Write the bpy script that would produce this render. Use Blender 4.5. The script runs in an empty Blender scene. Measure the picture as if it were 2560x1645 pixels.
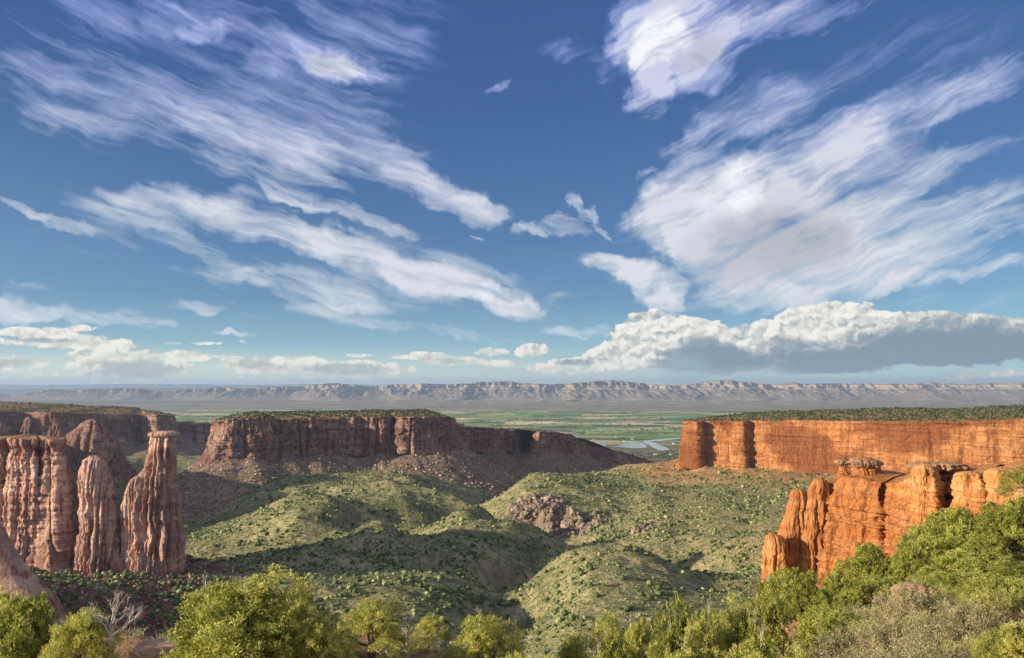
import bpy, math, random
import numpy as np
from mathutils import noise as mnoise

# ------------------------------------------------------------------ camera
SC = bpy.context.scene
F = 2009.0          # focal length in photograph pixels (2560 wide)
HY = 962.0          # row of the true horizon
CZ = 400.0          # camera height above the valley plain
cam_d = bpy.data.cameras.new('camera'); cam = bpy.data.objects.new('camera', cam_d)
SC.collection.objects.link(cam); SC.camera = cam
cam.location = (0, 0, CZ); cam.rotation_euler = (math.pi/2, 0, 0)
cam_d.sensor_width = 36; cam_d.lens = F/2560*36; cam_d.shift_y = (HY-822.5)/2560
cam_d.clip_start = 0.5; cam_d.clip_end = 200000

# ------------------------------------------------------------------ sun, sky
SUN_EL = math.radians(15.0)
SUN_DIR = np.array([-0.94, -0.33])          # towards the sun, on the ground plane
SUN_DIR = SUN_DIR/np.hypot(*SUN_DIR)
sd = bpy.data.lights.new('sun', 'SUN'); sun = bpy.data.objects.new('sun', sd)
SC.collection.objects.link(sun)
sd.energy = 5.0; sd.angle = math.radians(0.5); sd.color = (1.0, 0.82, 0.56)
from mathutils import Vector
_sv = Vector((SUN_DIR[0]*math.cos(SUN_EL), SUN_DIR[1]*math.cos(SUN_EL), math.sin(SUN_EL)))
sun.rotation_euler = _sv.to_track_quat('Z', 'Y').to_euler()
SC.view_settings.view_transform = 'Standard'; SC.view_settings.look = 'None'
SC.view_settings.exposure = 0.9; SC.view_settings.gamma = 1.0
SC.cycles.volume_bounces = 0; SC.cycles.max_bounces = 6; SC.cycles.diffuse_bounces = 3
SC.cycles.transparent_max_bounces = 8

world = bpy.data.worlds.new('World'); SC.world = world; world.use_nodes = True; world.cycles.sampling_method = 'NONE'
SC.cycles.use_adaptive_sampling = True; SC.cycles.adaptive_threshold = 0.02; SC.cycles.adaptive_min_samples = 12; SC.cycles.use_denoising = True
WT = world.node_tree; WT.nodes.clear()

class S:
    """tiny wrapper so node maths can be written as expressions"""
    T = None
    def __init__(s, sock): s.s = sock
    @staticmethod
    def put(inp, v):
        if isinstance(v, S): S.T.links.new(v.s, inp)
        else: inp.default_value = v
    def _b(a, op, b=None, c=None, clamp=False):
        n = S.T.nodes.new('ShaderNodeMath'); n.operation = op; n.use_clamp = clamp
        S.put(n.inputs[0], a)
        if b is not None: S.put(n.inputs[1], b)
        if c is not None: S.put(n.inputs[2], c)
        return S(n.outputs[0])
    def __add__(a, b): return S._b(a, 'ADD', b)
    __radd__ = __add__
    def __sub__(a, b): return S._b(a, 'SUBTRACT', b)
    def __rsub__(a, b): return S._b(b, 'SUBTRACT', a)
    def __mul__(a, b): return S._b(a, 'MULTIPLY', b)
    __rmul__ = __mul__
    def __truediv__(a, b): return S._b(a, 'DIVIDE', b)
    def clamp(a): return S._b(a, 'ADD', 0.0, clamp=True)
    def max(a, b): return S._b(a, 'MAXIMUM', b)
    def min(a, b): return S._b(a, 'MINIMUM', b)
    def pow(a, b): return S._b(a, 'POWER', b)
def ssm(x, lo, hi, a=0.0, b=1.0, kind='SMOOTHSTEP'):
    n = S.T.nodes.new('ShaderNodeMapRange'); n.interpolation_type = kind
    S.put(n.inputs[0], x)
    for i, v in zip((1, 2, 3, 4), (lo, hi, a, b)): S.put(n.inputs[i], v)
    return S(n.outputs[0])
def xyz(x, y, z):
    n = S.T.nodes.new('ShaderNodeCombineXYZ')
    S.put(n.inputs[0], x); S.put(n.inputs[1], y); S.put(n.inputs[2], z); return S(n.outputs[0])
def mapp(v, loc=(0,0,0), rot=0.0, sc=(1,1,1), typ='POINT'):
    n = S.T.nodes.new('ShaderNodeMapping'); n.vector_type = typ
    S.put(n.inputs[0], v); n.inputs[1].default_value = loc
    n.inputs[2].default_value = (0, 0, rot) if not isinstance(rot, tuple) else rot
    n.inputs[3].default_value = sc; return S(n.outputs[0])
def vlen(v):
    n = S.T.nodes.new('ShaderNodeVectorMath'); n.operation = 'LENGTH'; S.put(n.inputs[0], v)
    return S(n.outputs['Value'])
def vmad(v, k, w):
    n = S.T.nodes.new('ShaderNodeVectorMath'); n.operation = 'MULTIPLY_ADD'
    S.put(n.inputs[0], v); S.put(n.inputs[1], k); S.put(n.inputs[2], w); return S(n.outputs[0])
def noi(v, scale, detail=5, rough=.55, dist=0.0, out=0, dim='3D', lac=2.0):
    if S.T is WT: dim = '2D'
    n = S.T.nodes.new('ShaderNodeTexNoise'); n.noise_dimensions = dim
    if v is not None: S.put(n.inputs['Vector'], v)
    n.inputs['Scale'].default_value = scale; n.inputs['Detail'].default_value = detail
    n.inputs['Roughness'].default_value = rough; n.inputs['Distortion'].default_value = dist
    n.inputs['Lacunarity'].default_value = lac
    return S(n.outputs[out])
def vor(v, scale, feat='F1', out='Distance', rand=1.0, smooth=None):
    n = S.T.nodes.new('ShaderNodeTexVoronoi'); n.feature = feat
    if S.T is WT: n.voronoi_dimensions = '2D'
    if v is not None: S.put(n.inputs['Vector'], v)
    n.inputs['Scale'].default_value = scale; n.inputs['Randomness'].default_value = rand
    if smooth is not None: n.inputs['Smoothness'].default_value = smooth
    return S(n.outputs[out])
def cmix(f, a, b, blend='MIX'):
    n = S.T.nodes.new('ShaderNodeMix'); n.data_type = 'RGBA'; n.blend_type = blend; n.clamp_factor = True
    S.put(n.inputs[0], f); S.put(n.inputs[6], c4(a)); S.put(n.inputs[7], c4(b)); return S(n.outputs[2])
def c4(c):
    if isinstance(c, S): return c
    return (c[0], c[1], c[2], 1.0)
def ramp(f, stops, interp='LINEAR'):
    n = S.T.nodes.new('ShaderNodeValToRGB'); e = n.color_ramp.elements; n.color_ramp.interpolation = interp
    while len(e) < len(stops): e.new(0.5)
    for el, (p, c) in zip(e, stops):
        el.position = p; el.color = c4(c) if not isinstance(c, float) else (c, c, c, 1)
    S.put(n.inputs[0], f); return S(n.outputs[0])
def geo(out='Position'):
    n = S.T.nodes.new('ShaderNodeNewGeometry'); return S(n.outputs[out])
def sepx(v):
    n = S.T.nodes.new('ShaderNodeSeparateXYZ'); S.put(n.inputs[0], v); return [S(o) for o in n.outputs]

EXPF = 2**0.9      # the sky colours below are written as they should appear
def skypt(px, py):
    """photograph pixel -> (azimuth, elevation) in units of 100 px"""
    az = math.atan((px-1280)/F); el = math.atan((HY-py)/F*math.cos(az))
    return 12.8+az*F/100, 9.62-el*F/100

def build_sky():
    S.T = WT
    tc = WT.nodes.new('ShaderNodeTexCoord'); d = S(tc.outputs['Generated'])
    dx, dy, dz = sepx(d)
    az = S._b(dx, 'ARCTAN2', dy); el = S._b(dz, 'ARCSINE')
    C = xyz(az*(F/100)+12.8, el*(-F/100)+9.62, 0.0)
    k = 1.068
    last = [None]
    def dot(v, k):
        n = WT.nodes.new('ShaderNodeVectorMath'); n.operation = 'DOT_PRODUCT'
        S.put(n.inputs[0], v); n.inputs[1].default_value = k; return S(n.outputs['Value'])
    OX, OY = 12.8, 4.0
    def quad(V):
        """(x, y, 1) and (x2, xy, y2) of a coordinate, so that an ellipse is two dot products"""
        x, y, _ = sepx(V); x = x-OX; y = y-OY
        return xyz(x, y, 1.0), xyz(x*x, x*y, y*y)
    def blobs(V, L):
        """L: (x0,y0,x1,y1,width,amp) in view coords; returns summed soft mask"""
        P, Q = V; m = None
        for i, (x0, y0, x1, y1, w, a) in enumerate(L):
            # tie every few masks to the ones before, so that the renderer works through them in turn
            prev = m if m is not None else last[0]
            if i % 6 == 0 and prev is not None: P = vmad(prev, (1e-9, 1e-9, 0), P)
            p = skypt(x0*k, y0*k); q = skypt(x1*k, y1*k)
            cx, cy = (p[0]+q[0])/2-OX, (p[1]+q[1])/2-OY
            ln = math.hypot(q[0]-p[0], q[1]-p[1])/2; w = w*k/100*1.32
            th = math.atan2(q[1]-p[1], q[0]-p[0]); c, s = math.cos(th), math.sin(th)
            ia, ib = 1/(ln+w)**2, 1/w**2
            # ia*(c dx+s dy)^2 + ib*(-s dx+c dy)^2
            A_, B_, C_ = ia*c*c+ib*s*s, 2*c*s*(ia-ib), ia*s*s+ib*c*c
            D_, E_ = -2*A_*cx-B_*cy, -2*C_*cy-B_*cx
            F_ = A_*cx*cx+B_*cx*cy+C_*cy*cy
            r2 = dot(Q, (A_, B_, C_))+dot(P, (D_, E_, F_))
            t = ssm(r2, 1.25, 0.0, 0.0, a)
            m = t if m is None else m+t
        last[0] = m
        return m
    # warped coordinates
    w1 = noi(C, 0.55, 4, .5, out=1); w2 = noi(C, 2.2, 5, .65, out=1)
    W = vmad(w1, (1.3, 0.8, 0), C); W = vmad(w2, (.50, .36, 0), W)
    W = vmad(W, (1, 1, 0), (-.65-.25, -.4-.18, 0))
    # sheared fibre noises
    def fib(V, ang, sl, sw, sc=1.0, rough=.6, dist=.25, det=6):
        v = mapp(V, (0, 0, 0), -math.radians(ang), (1, 1, 1))
        v = mapp(v, (0, 0, 0), 0, (sl, sw, 1))
        return noi(v, sc, det, rough, dist)
    Wf = vmad(w1, (.7, .5, 0), C)
    QW = quad(W); QC = quad(C)
    # ---------------- left cirrus
    nL = fib(Wf, 19, .20, 1.25, 1.0, .62, .10)
    nLf = fib(Wf, 13, .60, 3.8, 1.0, .66, .28)
    mL = blobs(QW, [
        (190,470,520,495,40,.62),(480,480,760,560,46,.85),(700,540,960,640,34,.8),(900,630,1130,680,34,1.0),(1080,680,1270,725,24,.95),
        (300,455,560,455,28,.45),(1000,600,1240,690,30,.35),(380,540,520,600,26,.35),
        (600,430,760,490,10,.75),(740,480,980,545,14,.5),
        (-40,140,220,200,32,.46),(180,200,520,300,28,.36),(380,250,560,350,24,.3),(-30,282,260,284,20,.36),(120,230,500,240,80,.16),
        (520,350,800,440,60,.2),(870,345,1000,420,28,.5),(900,420,1200,500,24,.6),(1000,470,1180,500,20,.4),
        (0,478,90,505,11,.75),(80,505,210,540,11,.55),
        (640,95,760,140,26,.6),(720,135,870,160,24,.95),(600,150,660,170,26,.5),
        (350,15,480,60,26,.6),(430,70,500,60,16,.55),(520,0,1000,30,75,.36),(700,60,960,130,70,.3),(620,250,820,310,90,.25),
        (545,640,640,665,16,.6),(650,645,900,720,24,.5),(460,640,700,690,40,.22),
        (440,715,560,712,16,.6),(560,735,900,715,15,.6),(700,740,1000,760,12,.5),(900,765,1280,800,10,.5),
        (-60,728,120,738,17,1.1),(60,740,400,750,14,1.1),(0,705,50,705,10,.6),(365,766,440,766,8,.8),(270,722,350,722,8,.55),
        (-20,675,120,672,14,.35),(490,770,630,785,5,.6),
        (0,60,900,200,200,.22),(0,20,300,60,80,.3),(560,200,900,420,120,.28),(420,330,760,420,60,.36),(0,160,420,260,70,.22),(100,520,560,640,60,.3),(500,640,1000,720,50,.34),(700,560,1250,720,70,.3)])
    dL = ssm(mL, 0, .55, 0, 1)*((nL-.5)*1.8+(nLf-.5)*1.15+mL.min(1.35)*.68-.10).clamp()
    # ---------------- right cirrus: fibres fan up to the right
    nR = fib(Wf, -24, .20, 1.35, 1.0, .62, .10)
    nRf = fib(Wf, -22, .75, 3.8, 1.0, .68, .35)
    mR = blobs(QW, [
        (1480,60,1590,20,60,1.0),(1490,110,1660,60,62,1.15),(1600,30,2010,0,52,.6),(1650,100,1900,50,40,.5),
        (1500,175,1520,245,34,.75),(1540,200,1770,145,30,.7),(1540,150,1660,150,50,.4),
        (1600,280,1650,290,26,.3),(1600,350,1720,300,36,.5),(1560,370,1640,330,24,.35),
        (1300,100,1350,140,22,.4),(1380,120,1430,190,22,.45),(1130,210,1195,175,10,.5),
        (1500,488,1600,470,34,.8),(1560,500,1740,440,85,1.2),(1640,560,1900,520,85,1.05),(1750,420,2000,330,60,.85),
        (1900,360,2260,220,44,.6),(2200,250,2420,150,36,.5),(1900,470,2200,370,46,.65),(2150,380,2420,320,20,.35),
        (1850,560,2100,470,34,.55),(1700,640,2000,560,50,.75),(1700,690,1900,700,34,.8),(1850,700,2420,500,36,.45),
        (1900,600,2420,440,40,.42),(2000,695,2200,640,13,.6),(2180,655,2420,605,14,.6),(2100,730,2420,690,22,.25),
        (1560,600,1680,560,40,.5),(1850,240,2300,120,90,.32),(2000,560,2420,480,90,.36),(1640,230,1900,260,60,.36),(1700,650,2300,620,60,.38)])
    dR = ssm(mR, 0, .55, 0, 1)*((nR-.5)*1.6+(nRf-.5)*1.3+mR.min(1.35)*.80-.11).clamp()
    # ---------------- small middle wisps (softer, more level)
    nM = fib(Wf, 4, .5, 1.6, 1.0, .62, .5)
    mM = blobs(QW, [
        (1225,530,1370,530,20,.95),(1340,470,1380,510,14,.6),(1385,500,1420,545,12,.7),(1120,535,1165,538,6,.7),
        (1400,600,1480,640,24,.5),(1460,640,1570,700,34,.95),(1570,620,1600,690,30,.65),(1400,590,1640,650,60,.25),
        (1300,690,1440,770,34,.35),(1290,775,1440,770,16,.6),(1180,690,1290,740,22,.5),(1600,710,1760,700,14,.3),
        (1500,420,1530,400,8,.4),(980,700,1300,720,20,.3)])
    dM = ssm(mM, 0, .55, 0, 1)*((nM-.5)*2.8+mM.min(1.35)*.8-.16).clamp()
    cir = (dL+dR+dM).clamp()
    # ---------------- cumulus bank near the horizon
    wc = noi(C, 5.0, 5, .6, out=1)
    Cu = vmad(wc, (.38, .30, 0), vmad(C, (1, 1, 0), (-.19, -.15, 0)))
    Co = mapp(Cu, (-.10, -.10, 0), 0, (1, 1, 1))
    def billow(V):
        a = vor(mapp(V, (0,0,0), 0, (1, 1.3, 1)), 2.6, 'SMOOTH_F1', smooth=.3)
        b = vor(mapp(V, (3.7,1.1,0), 0, (1, 1.2, 1)), 6.3, 'SMOOTH_F1', smooth=.3)
        return ssm(a*.62+b*.42, .72, 0.05)
    bil = billow(Cu); bil2 = billow(Co)
    nC = noi(mapp(Cu, (0,0,0), 0, (1, 1.7, 1)), 1.7, 7, .62)
    nC2 = noi(mapp(Co, (0,0,0), 0, (1, 1.7, 1)), 1.7, 7, .62)
    mC = blobs(QC, [
        (1480,770,1580,765,34,1.3),(1500,750,1520,750,16,1.0),(1450,800,1560,800,34,1.2),(1390,830,1560,835,26,1.3),(1380,845,1480,845,20,1.0),
        (1560,790,1700,790,36,1.0),(1600,760,1660,765,18,.7),(1550,835,1750,840,34,1.1),(1290,846,1400,846,9,.9),
        (1740,790,1960,760,34,1.2),(1850,735,2060,735,24,1.1),(1900,790,2420,790,42,1.3),(2000,765,2420,765,28,1.0),
        (1750,840,2100,835,32,1.3),(2100,820,2440,805,34,1.2),(1700,850,2000,850,18,.8)])
    mH = blobs(QC, [
        (-40,778,170,776,9,1.2),(-20,800,320,802,11,1.2),(100,790,260,790,8,.8),(150,768,240,768,6,.9),(180,814,320,812,6,.9),
        (-20,850,110,850,14,1.2),(160,845,300,840,20,1.3),(180,860,430,862,22,1.3),(300,828,500,830,9,1.1),(340,835,560,838,7,1.0),
        (510,857,700,855,17,1.3),(640,850,760,850,18,1.1),(700,862,960,864,17,1.2),(900,833,1060,832,8,1.1),(980,842,1140,845,10,1.2),
        (1120,825,1190,822,10,1.2),(1215,825,1275,818,15,1.3),(1100,850,1260,852,8,.8),(800,832,880,832,4,1.0),
        (370,804,430,804,3,.9),(450,803,520,803,4,1.0),(550,799,580,799,4,1.0),(1240,862,1420,866,12,1.0),
        (2200,882,2330,878,8,1.0),(2330,876,2440,872,9,1.0),(400,885,1000,888,6,.7),(-40,886,420,886,10,.8)])
    tall = ssm(mC*.95+((nC-.5)*1.5+(bil-.5)*.45)*ssm(mC,0,.25), .30, .54)
    low = ssm(mH*.9+((nC-.5)*2.6+(bil-.5)*.5)*ssm(mH,0,.3), .28, .75)
    # ---------------- colours (divided by the background strength further down)
    n = WT.nodes.new('ShaderNodeTexSky'); n.sky_type = 'NISHITA'; n.sun_disc = False
    n.sun_elevation = SUN_EL; n.sun_rotation = math.atan2(SUN_DIR[0], SUN_DIR[1])
    n.altitude = 1800; n.air_density = 1.0; n.dust_density = 0.6; n.ozone_density = 3.0
    base = S(n.outputs[0])
    B = 0.10                                         # background strength
    E = sepx(C)[1]; A = sepx(C)[0]
    # air colour: the Nishita sky pushed towards the richer blue of the photograph
    grad = ramp(ssm(E, 0.0, 9.7, kind='LINEAR'), [(0, (.025,.080,.265)), (.30, (.027,.085,.26)), (.60, (.044,.130,.31)), (.78, (.085,.21,.37)), (.90, (.22,.42,.53)), (1, (.62,.74,.66))])
    glow = cmix(ssm(A, 14, 26, 0, .62)*ssm(E, 5, 9), grad, (.16,.36,.50))
    glow = cmix(ssm(A, 9, -3)*ssm(E, 3.0, 6.5)*ssm(E, 9.6, 8.0, .35, 1)*.22, glow, (.22,.40,.54))
    glow = cmix(ssm(A, 19, 2)*ssm(E, 8.5, 9.6)*.65, glow, (.86,.90,.72))
    nz = cmix(.78, base, vscale(glow, 1/(B*EXPF)))
    # grey undersides
    gm = blobs(QW, [(1660,600,1930,570,75,.8),(1780,520,1980,490,90,.45),(1600,100,1700,150,30,.6),(1560,160,1640,155,14,.6),(1700,30,1900,60,60,.35),(520,0,1000,60,90,.4)])
    gm = ssm(gm, 0, 1.3)*(nR*.7+.55)
    hi = blobs(QW, [(1500,115,1560,90,34,1),(1530,70,1560,50,24,.6),(1740,470,1745,405,26,1.0),(1650,480,1700,480,30,.4),(740,140,840,155,16,.7),(1120,680,1160,695,18,.6),(560,500,640,530,40,.3)])
    thin = cmix(ssm(E, 1.5, 6.5), (.34,.43,.86), (.74,.80,.84))
    cc = cmix(cir*cir*.85*ssm(E, .8, 5.2, .30, 1).max(ssm(A, 13, 15.5)*.8)+hi*.5, thin, (.76,.77,.84))
    cc = cmix(hi.clamp(), cc, (1.0,1.0,1.05))
    cc = cmix(gm*.68, cc, (.34,.35,.40))
    sky = cmix((cir*.95).min(.95), nz, vscale(cc, 1/(B*EXPF)))
    # cumulus shading: sunlit from the left and above, blue-grey below
    up = (bil-bil2)*.26+(nC-nC2)*1.5
    sh = blobs(QC, [(1560,850,1760,850,34,1.2),(1610,810,1720,830,24,.8),(1900,845,2420,825,40,1.3),(2150,790,2440,800,45,.9),(1760,850,2000,850,22,1.0),(1780,810,1900,815,22,.55),(2000,780,2200,790,20,.5),
                   (220,862,420,866,16,1.0),(-20,852,70,852,9,.7),(560,852,660,862,10,.6),(720,862,900,866,12,.8),(30,796,180,797,4,.8),(1290,848,1380,848,7,.7),(980,846,1100,846,7,.5)])
    lit = (0.84+up-sh*.74).clamp()
    ccol = ramp(lit, [(0, (.23,.31,.38)), (.35, (.34,.40,.45)), (.62, (.58,.60,.58)), (1, (1.0,.96,.86))])
    hcol = cmix(ssm(E, 7.6, 9.2, 0, .30), ccol, (.92,.90,.68))
    sky = cmix(low*.95, sky, vscale(hcol, 1/(B*EXPF)))
    sky = cmix(tall*.96, sky, vscale(ccol, 1/(B*EXPF)))
    # rain veil under the big cloud
    veil = blobs(QC, [(1590,870,1620,870,40,.9),(1640,880,1900,880,18,.4)])
    sky = cmix(veil.clamp()*.6, sky, vscale(S.const((.36,.50,.56)), 1/(B*EXPF)))
    # bright broken cloud added outside the view to lift the shaded sides
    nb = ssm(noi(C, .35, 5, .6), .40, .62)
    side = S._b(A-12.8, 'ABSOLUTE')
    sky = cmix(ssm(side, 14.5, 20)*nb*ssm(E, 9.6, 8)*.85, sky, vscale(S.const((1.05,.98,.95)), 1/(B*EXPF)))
    sky = cmix(ssm(E, 9.7, 11, 0, .8), sky, vscale(S.const((.20,.17,.13)), 1/(B*EXPF)))
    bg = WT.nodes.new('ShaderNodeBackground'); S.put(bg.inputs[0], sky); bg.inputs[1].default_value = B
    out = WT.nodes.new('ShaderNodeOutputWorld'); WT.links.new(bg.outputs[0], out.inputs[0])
def _const(c):
    n = S.T.nodes.new('ShaderNodeRGB'); n.outputs[0].default_value = c4(c); return S(n.outputs[0])
S.const = staticmethod(_const)
def vscale(v, k):
    n = S.T.nodes.new('ShaderNodeVectorMath'); n.operation = 'SCALE'; S.put(n.inputs[0], v); n.inputs['Scale'].default_value = k
    return S(n.outputs[0])
build_sky()

# ================================================================== helpers
rng = np.random.default_rng(7)
_P = np.random.default_rng(3).permutation(256); _P = np.concatenate([_P, _P, _P])
_G = np.random.default_rng(5).normal(size=(256, 3)); _G /= np.linalg.norm(_G, axis=1)[:, None]
def pn(x, y, z=0.0):
    """gradient noise, vectorised, about -1..1"""
    x, y, z = np.broadcast_arrays(np.asarray(x, float), np.asarray(y, float), np.asarray(z, float))
    xi, yi, zi = np.floor(x).astype(int), np.floor(y).astype(int), np.floor(z).astype(int)
    xf, yf, zf = x-xi, y-yi, z-zi
    u, v, w = [t*t*t*(t*(t*6-15)+10) for t in (xf, yf, zf)]
    xi &= 255; yi &= 255; zi &= 255
    def g(a, b, c):
        h = _P[_P[_P[(xi+a) & 255]+((yi+b) & 255)]+((zi+c) & 255)]
        G = _G[h]; return G[..., 0]*(xf-a)+G[..., 1]*(yf-b)+G[..., 2]*(zf-c)
    l = lambda a, b, t: a+t*(b-a)
    return 1.6*l(l(l(g(0,0,0), g(1,0,0), u), l(g(0,1,0), g(1,1,0), u), v),
                 l(l(g(0,0,1), g(1,0,1), u), l(g(0,1,1), g(1,1,1), u), v), w)
def fbm(x, y, z=0.0, o=5, r=.5):
    s = 0; a = 1.0; t = 0
    for i in range(o):
        s = s+a*pn(x*2**i+i*17.3, y*2**i-i*9.1, np.asarray(z)*2**i+i*5.7); t += a; a *= r
    return s/t
def ridg(x, y, z=0.0, o=4, r=.5):
    s = 0; a = 1.0; t = 0
    for i in range(o):
        s = s+a*(1-2*np.abs(pn(x*2**i+i*11.3, y*2**i-i*19.1, np.asarray(z)*2**i+i*3.7))); t += a; a *= r
    return s/t
def sst(x, a, b):
    t = np.clip((x-a)/(b-a), 0, 1); return t*t*(3-2*t)
def P(px, py, D):
    """point at depth D (metres ahead of the viewpoint) from its bearing and drop"""
    return ((px-1280)/F*D, D, CZ-(py-HY)/F*D)

def mesh_np(name, V, Fq, mat=None, smooth=False, parent=None, attr=None):
    V = np.ascontiguousarray(V, dtype=np.float32); Fq = np.ascontiguousarray(Fq, dtype=np.int32)
    me = bpy.data.meshes.new(name); n = Fq.shape[1]
    me.vertices.add(len(V)); me.vertices.foreach_set('co', V.ravel())
    me.loops.add(Fq.size); me.loops.foreach_set('vertex_index', Fq.ravel())
    me.polygons.add(len(Fq)); me.polygons.foreach_set('loop_start', np.arange(0, Fq.size, n, dtype=np.int32))
    if smooth: me.polygons.foreach_set('use_smooth', np.ones(len(Fq), bool))
    if attr is not None:
        for k, (dom, vals) in attr.items():
            a = me.attributes.new(k, 'FLOAT', dom); a.data.foreach_set('value', np.ascontiguousarray(vals, dtype=np.float32))
    me.update(calc_edges=True)
    if mat: me.materials.append(mat)
    return link(name, me, parent)
def link(name, me, parent=None, loc=(0, 0, 0), rz=0.0, sc=(1, 1, 1)):
    o = bpy.data.objects.new(name, me); SC.collection.objects.link(o)
    if parent: o.parent = parent
    o.location = loc; o.rotation_euler = (0, 0, rz); o.scale = sc
    return o
def tag(o, label=None, cat=None, group=None, kind=None):
    if label: o['label'] = label
    if cat: o['category'] = cat
    if group: o['group'] = group
    if kind: o['kind'] = kind
    return o
def grid_faces(nr, nc, wrap=False):
    r = np.arange(nr-1)[:, None]; m = nc if wrap else nc-1
    c = np.arange(m)[None, :]; c2 = (c+1) % nc
    return np.stack([r*nc+c, r*nc+c2, (r+1)*nc+c2, (r+1)*nc+c], -1).reshape(-1, 4)
def wh(x, y, w): return x

# ------------------------------------------------------------------ materials
def new_mat(name, rough=.9, spec=.15):
    m = bpy.data.materials.new(name); m.use_nodes = True; T = m.node_tree; T.nodes.clear()
    S.T = T
    b = T.nodes.new('ShaderNodeBsdfPrincipled'); o = T.nodes.new('ShaderNodeOutputMaterial')
    T.links.new(b.outputs[0], o.inputs[0])
    b.inputs['Roughness'].default_value = rough; b.inputs['Specular IOR Level'].default_value = spec
    return m, b
def bump(b, h, dist, strength=1.0):
    n = S.T.nodes.new('ShaderNodeBump'); n.inputs['Strength'].default_value = strength
    n.inputs['Distance'].default_value = dist; S.put(n.inputs['Height'], h)
    S.T.links.new(n.outputs[0], b.inputs['Normal'])

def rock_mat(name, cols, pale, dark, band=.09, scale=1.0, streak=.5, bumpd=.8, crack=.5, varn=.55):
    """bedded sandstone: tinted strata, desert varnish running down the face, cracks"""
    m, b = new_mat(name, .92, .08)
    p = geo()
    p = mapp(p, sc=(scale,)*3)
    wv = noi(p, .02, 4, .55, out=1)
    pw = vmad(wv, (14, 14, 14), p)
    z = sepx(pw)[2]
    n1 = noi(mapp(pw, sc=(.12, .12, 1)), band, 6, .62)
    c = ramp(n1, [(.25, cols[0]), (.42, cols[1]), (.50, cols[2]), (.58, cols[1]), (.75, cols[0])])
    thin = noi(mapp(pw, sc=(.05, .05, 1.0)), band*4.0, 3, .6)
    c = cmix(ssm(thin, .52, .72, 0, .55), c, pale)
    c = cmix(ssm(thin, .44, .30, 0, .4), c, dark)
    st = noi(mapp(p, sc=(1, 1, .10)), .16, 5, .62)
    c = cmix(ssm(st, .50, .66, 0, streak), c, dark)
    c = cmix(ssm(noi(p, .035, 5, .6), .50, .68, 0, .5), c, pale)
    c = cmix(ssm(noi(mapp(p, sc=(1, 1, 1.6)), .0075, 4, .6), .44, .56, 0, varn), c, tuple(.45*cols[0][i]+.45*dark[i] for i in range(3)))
    fine = noi(p, .9, 6, .65)
    c = cmix(ssm(fine, .3, .7, .22, 0), c, dark)
    cr = vor(mapp(vmad(noi(p, .15, 3, .5, out=1), (7, 7, 7), p), sc=(1, 1, .28)), .075, 'DISTANCE_TO_EDGE')
    cmask = ssm(cr, .0, .035, crack, 0)
    c = cmix(cmask, c, tuple(v*.35 for v in dark))
    S.put(b.inputs['Base Color'], c)
    bed = noi(mapp(pw, sc=(.04, .04, 1)), band*6, 4, .6)
    h = st*1.6+fine*.7+bed*1.0-cmask*1.1+noi(mapp(p, sc=(1, 1, .3)), .35, 5, .6)*1.2
    bump(b, h, bumpd/scale)
    return m

def ground_mat(name, cols, big=.004, mid=.03, fine=.4, rocks=None, bumpd=.6):
    m, b = new_mat(name, .95, .05)
    p = geo()
    a = noi(p, big, 5, .6); d = noi(p, mid, 6, .65); f = noi(p, fine, 5, .65)
    c = ramp(a*.35+d*.45+f*.25, [(.38, cols[0]), (.50, cols[1]), (.58, cols[2]), (.70, cols[3])])
    if rocks:
        nz = sepx(geo('Normal'))[2]
        c = cmix(ssm(nz+(d-.5)*.35, .80, .66), c, rocks)
    S.put(b.inputs['Base Color'], c)
    bump(b, d*3+f*1.0, bumpd)
    return m

def tps(pts, vals, lam=1e-3):
    n = len(pts); d = np.linalg.norm(pts[:, None]-pts[None], axis=2)
    K = np.where(d > 0, d**2*np.log(d+1e-12), 0)+lam*np.eye(n)
    Pm = np.hstack([np.ones((n, 1)), pts])
    A = np.block([[K, Pm], [Pm.T, np.zeros((3, 3))]])
    w = np.linalg.solve(A, np.concatenate([vals, np.zeros(3)]))
    def f(q):
        out = np.empty(len(q))
        for i in range(0, len(q), 40000):
            s = q[i:i+40000]; dd = np.linalg.norm(s[:, None]-pts[None], axis=2)
            k = np.where(dd > 0, dd**2*np.log(dd+1e-12), 0)
            out[i:i+40000] = k@w[:n]+w[n]+s@w[n+1:]
        return out
    return f
def uv_of(px, D): return np.stack([np.asarray(px)/300., 6*np.log(np.asarray(D, float))], -1)

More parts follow.
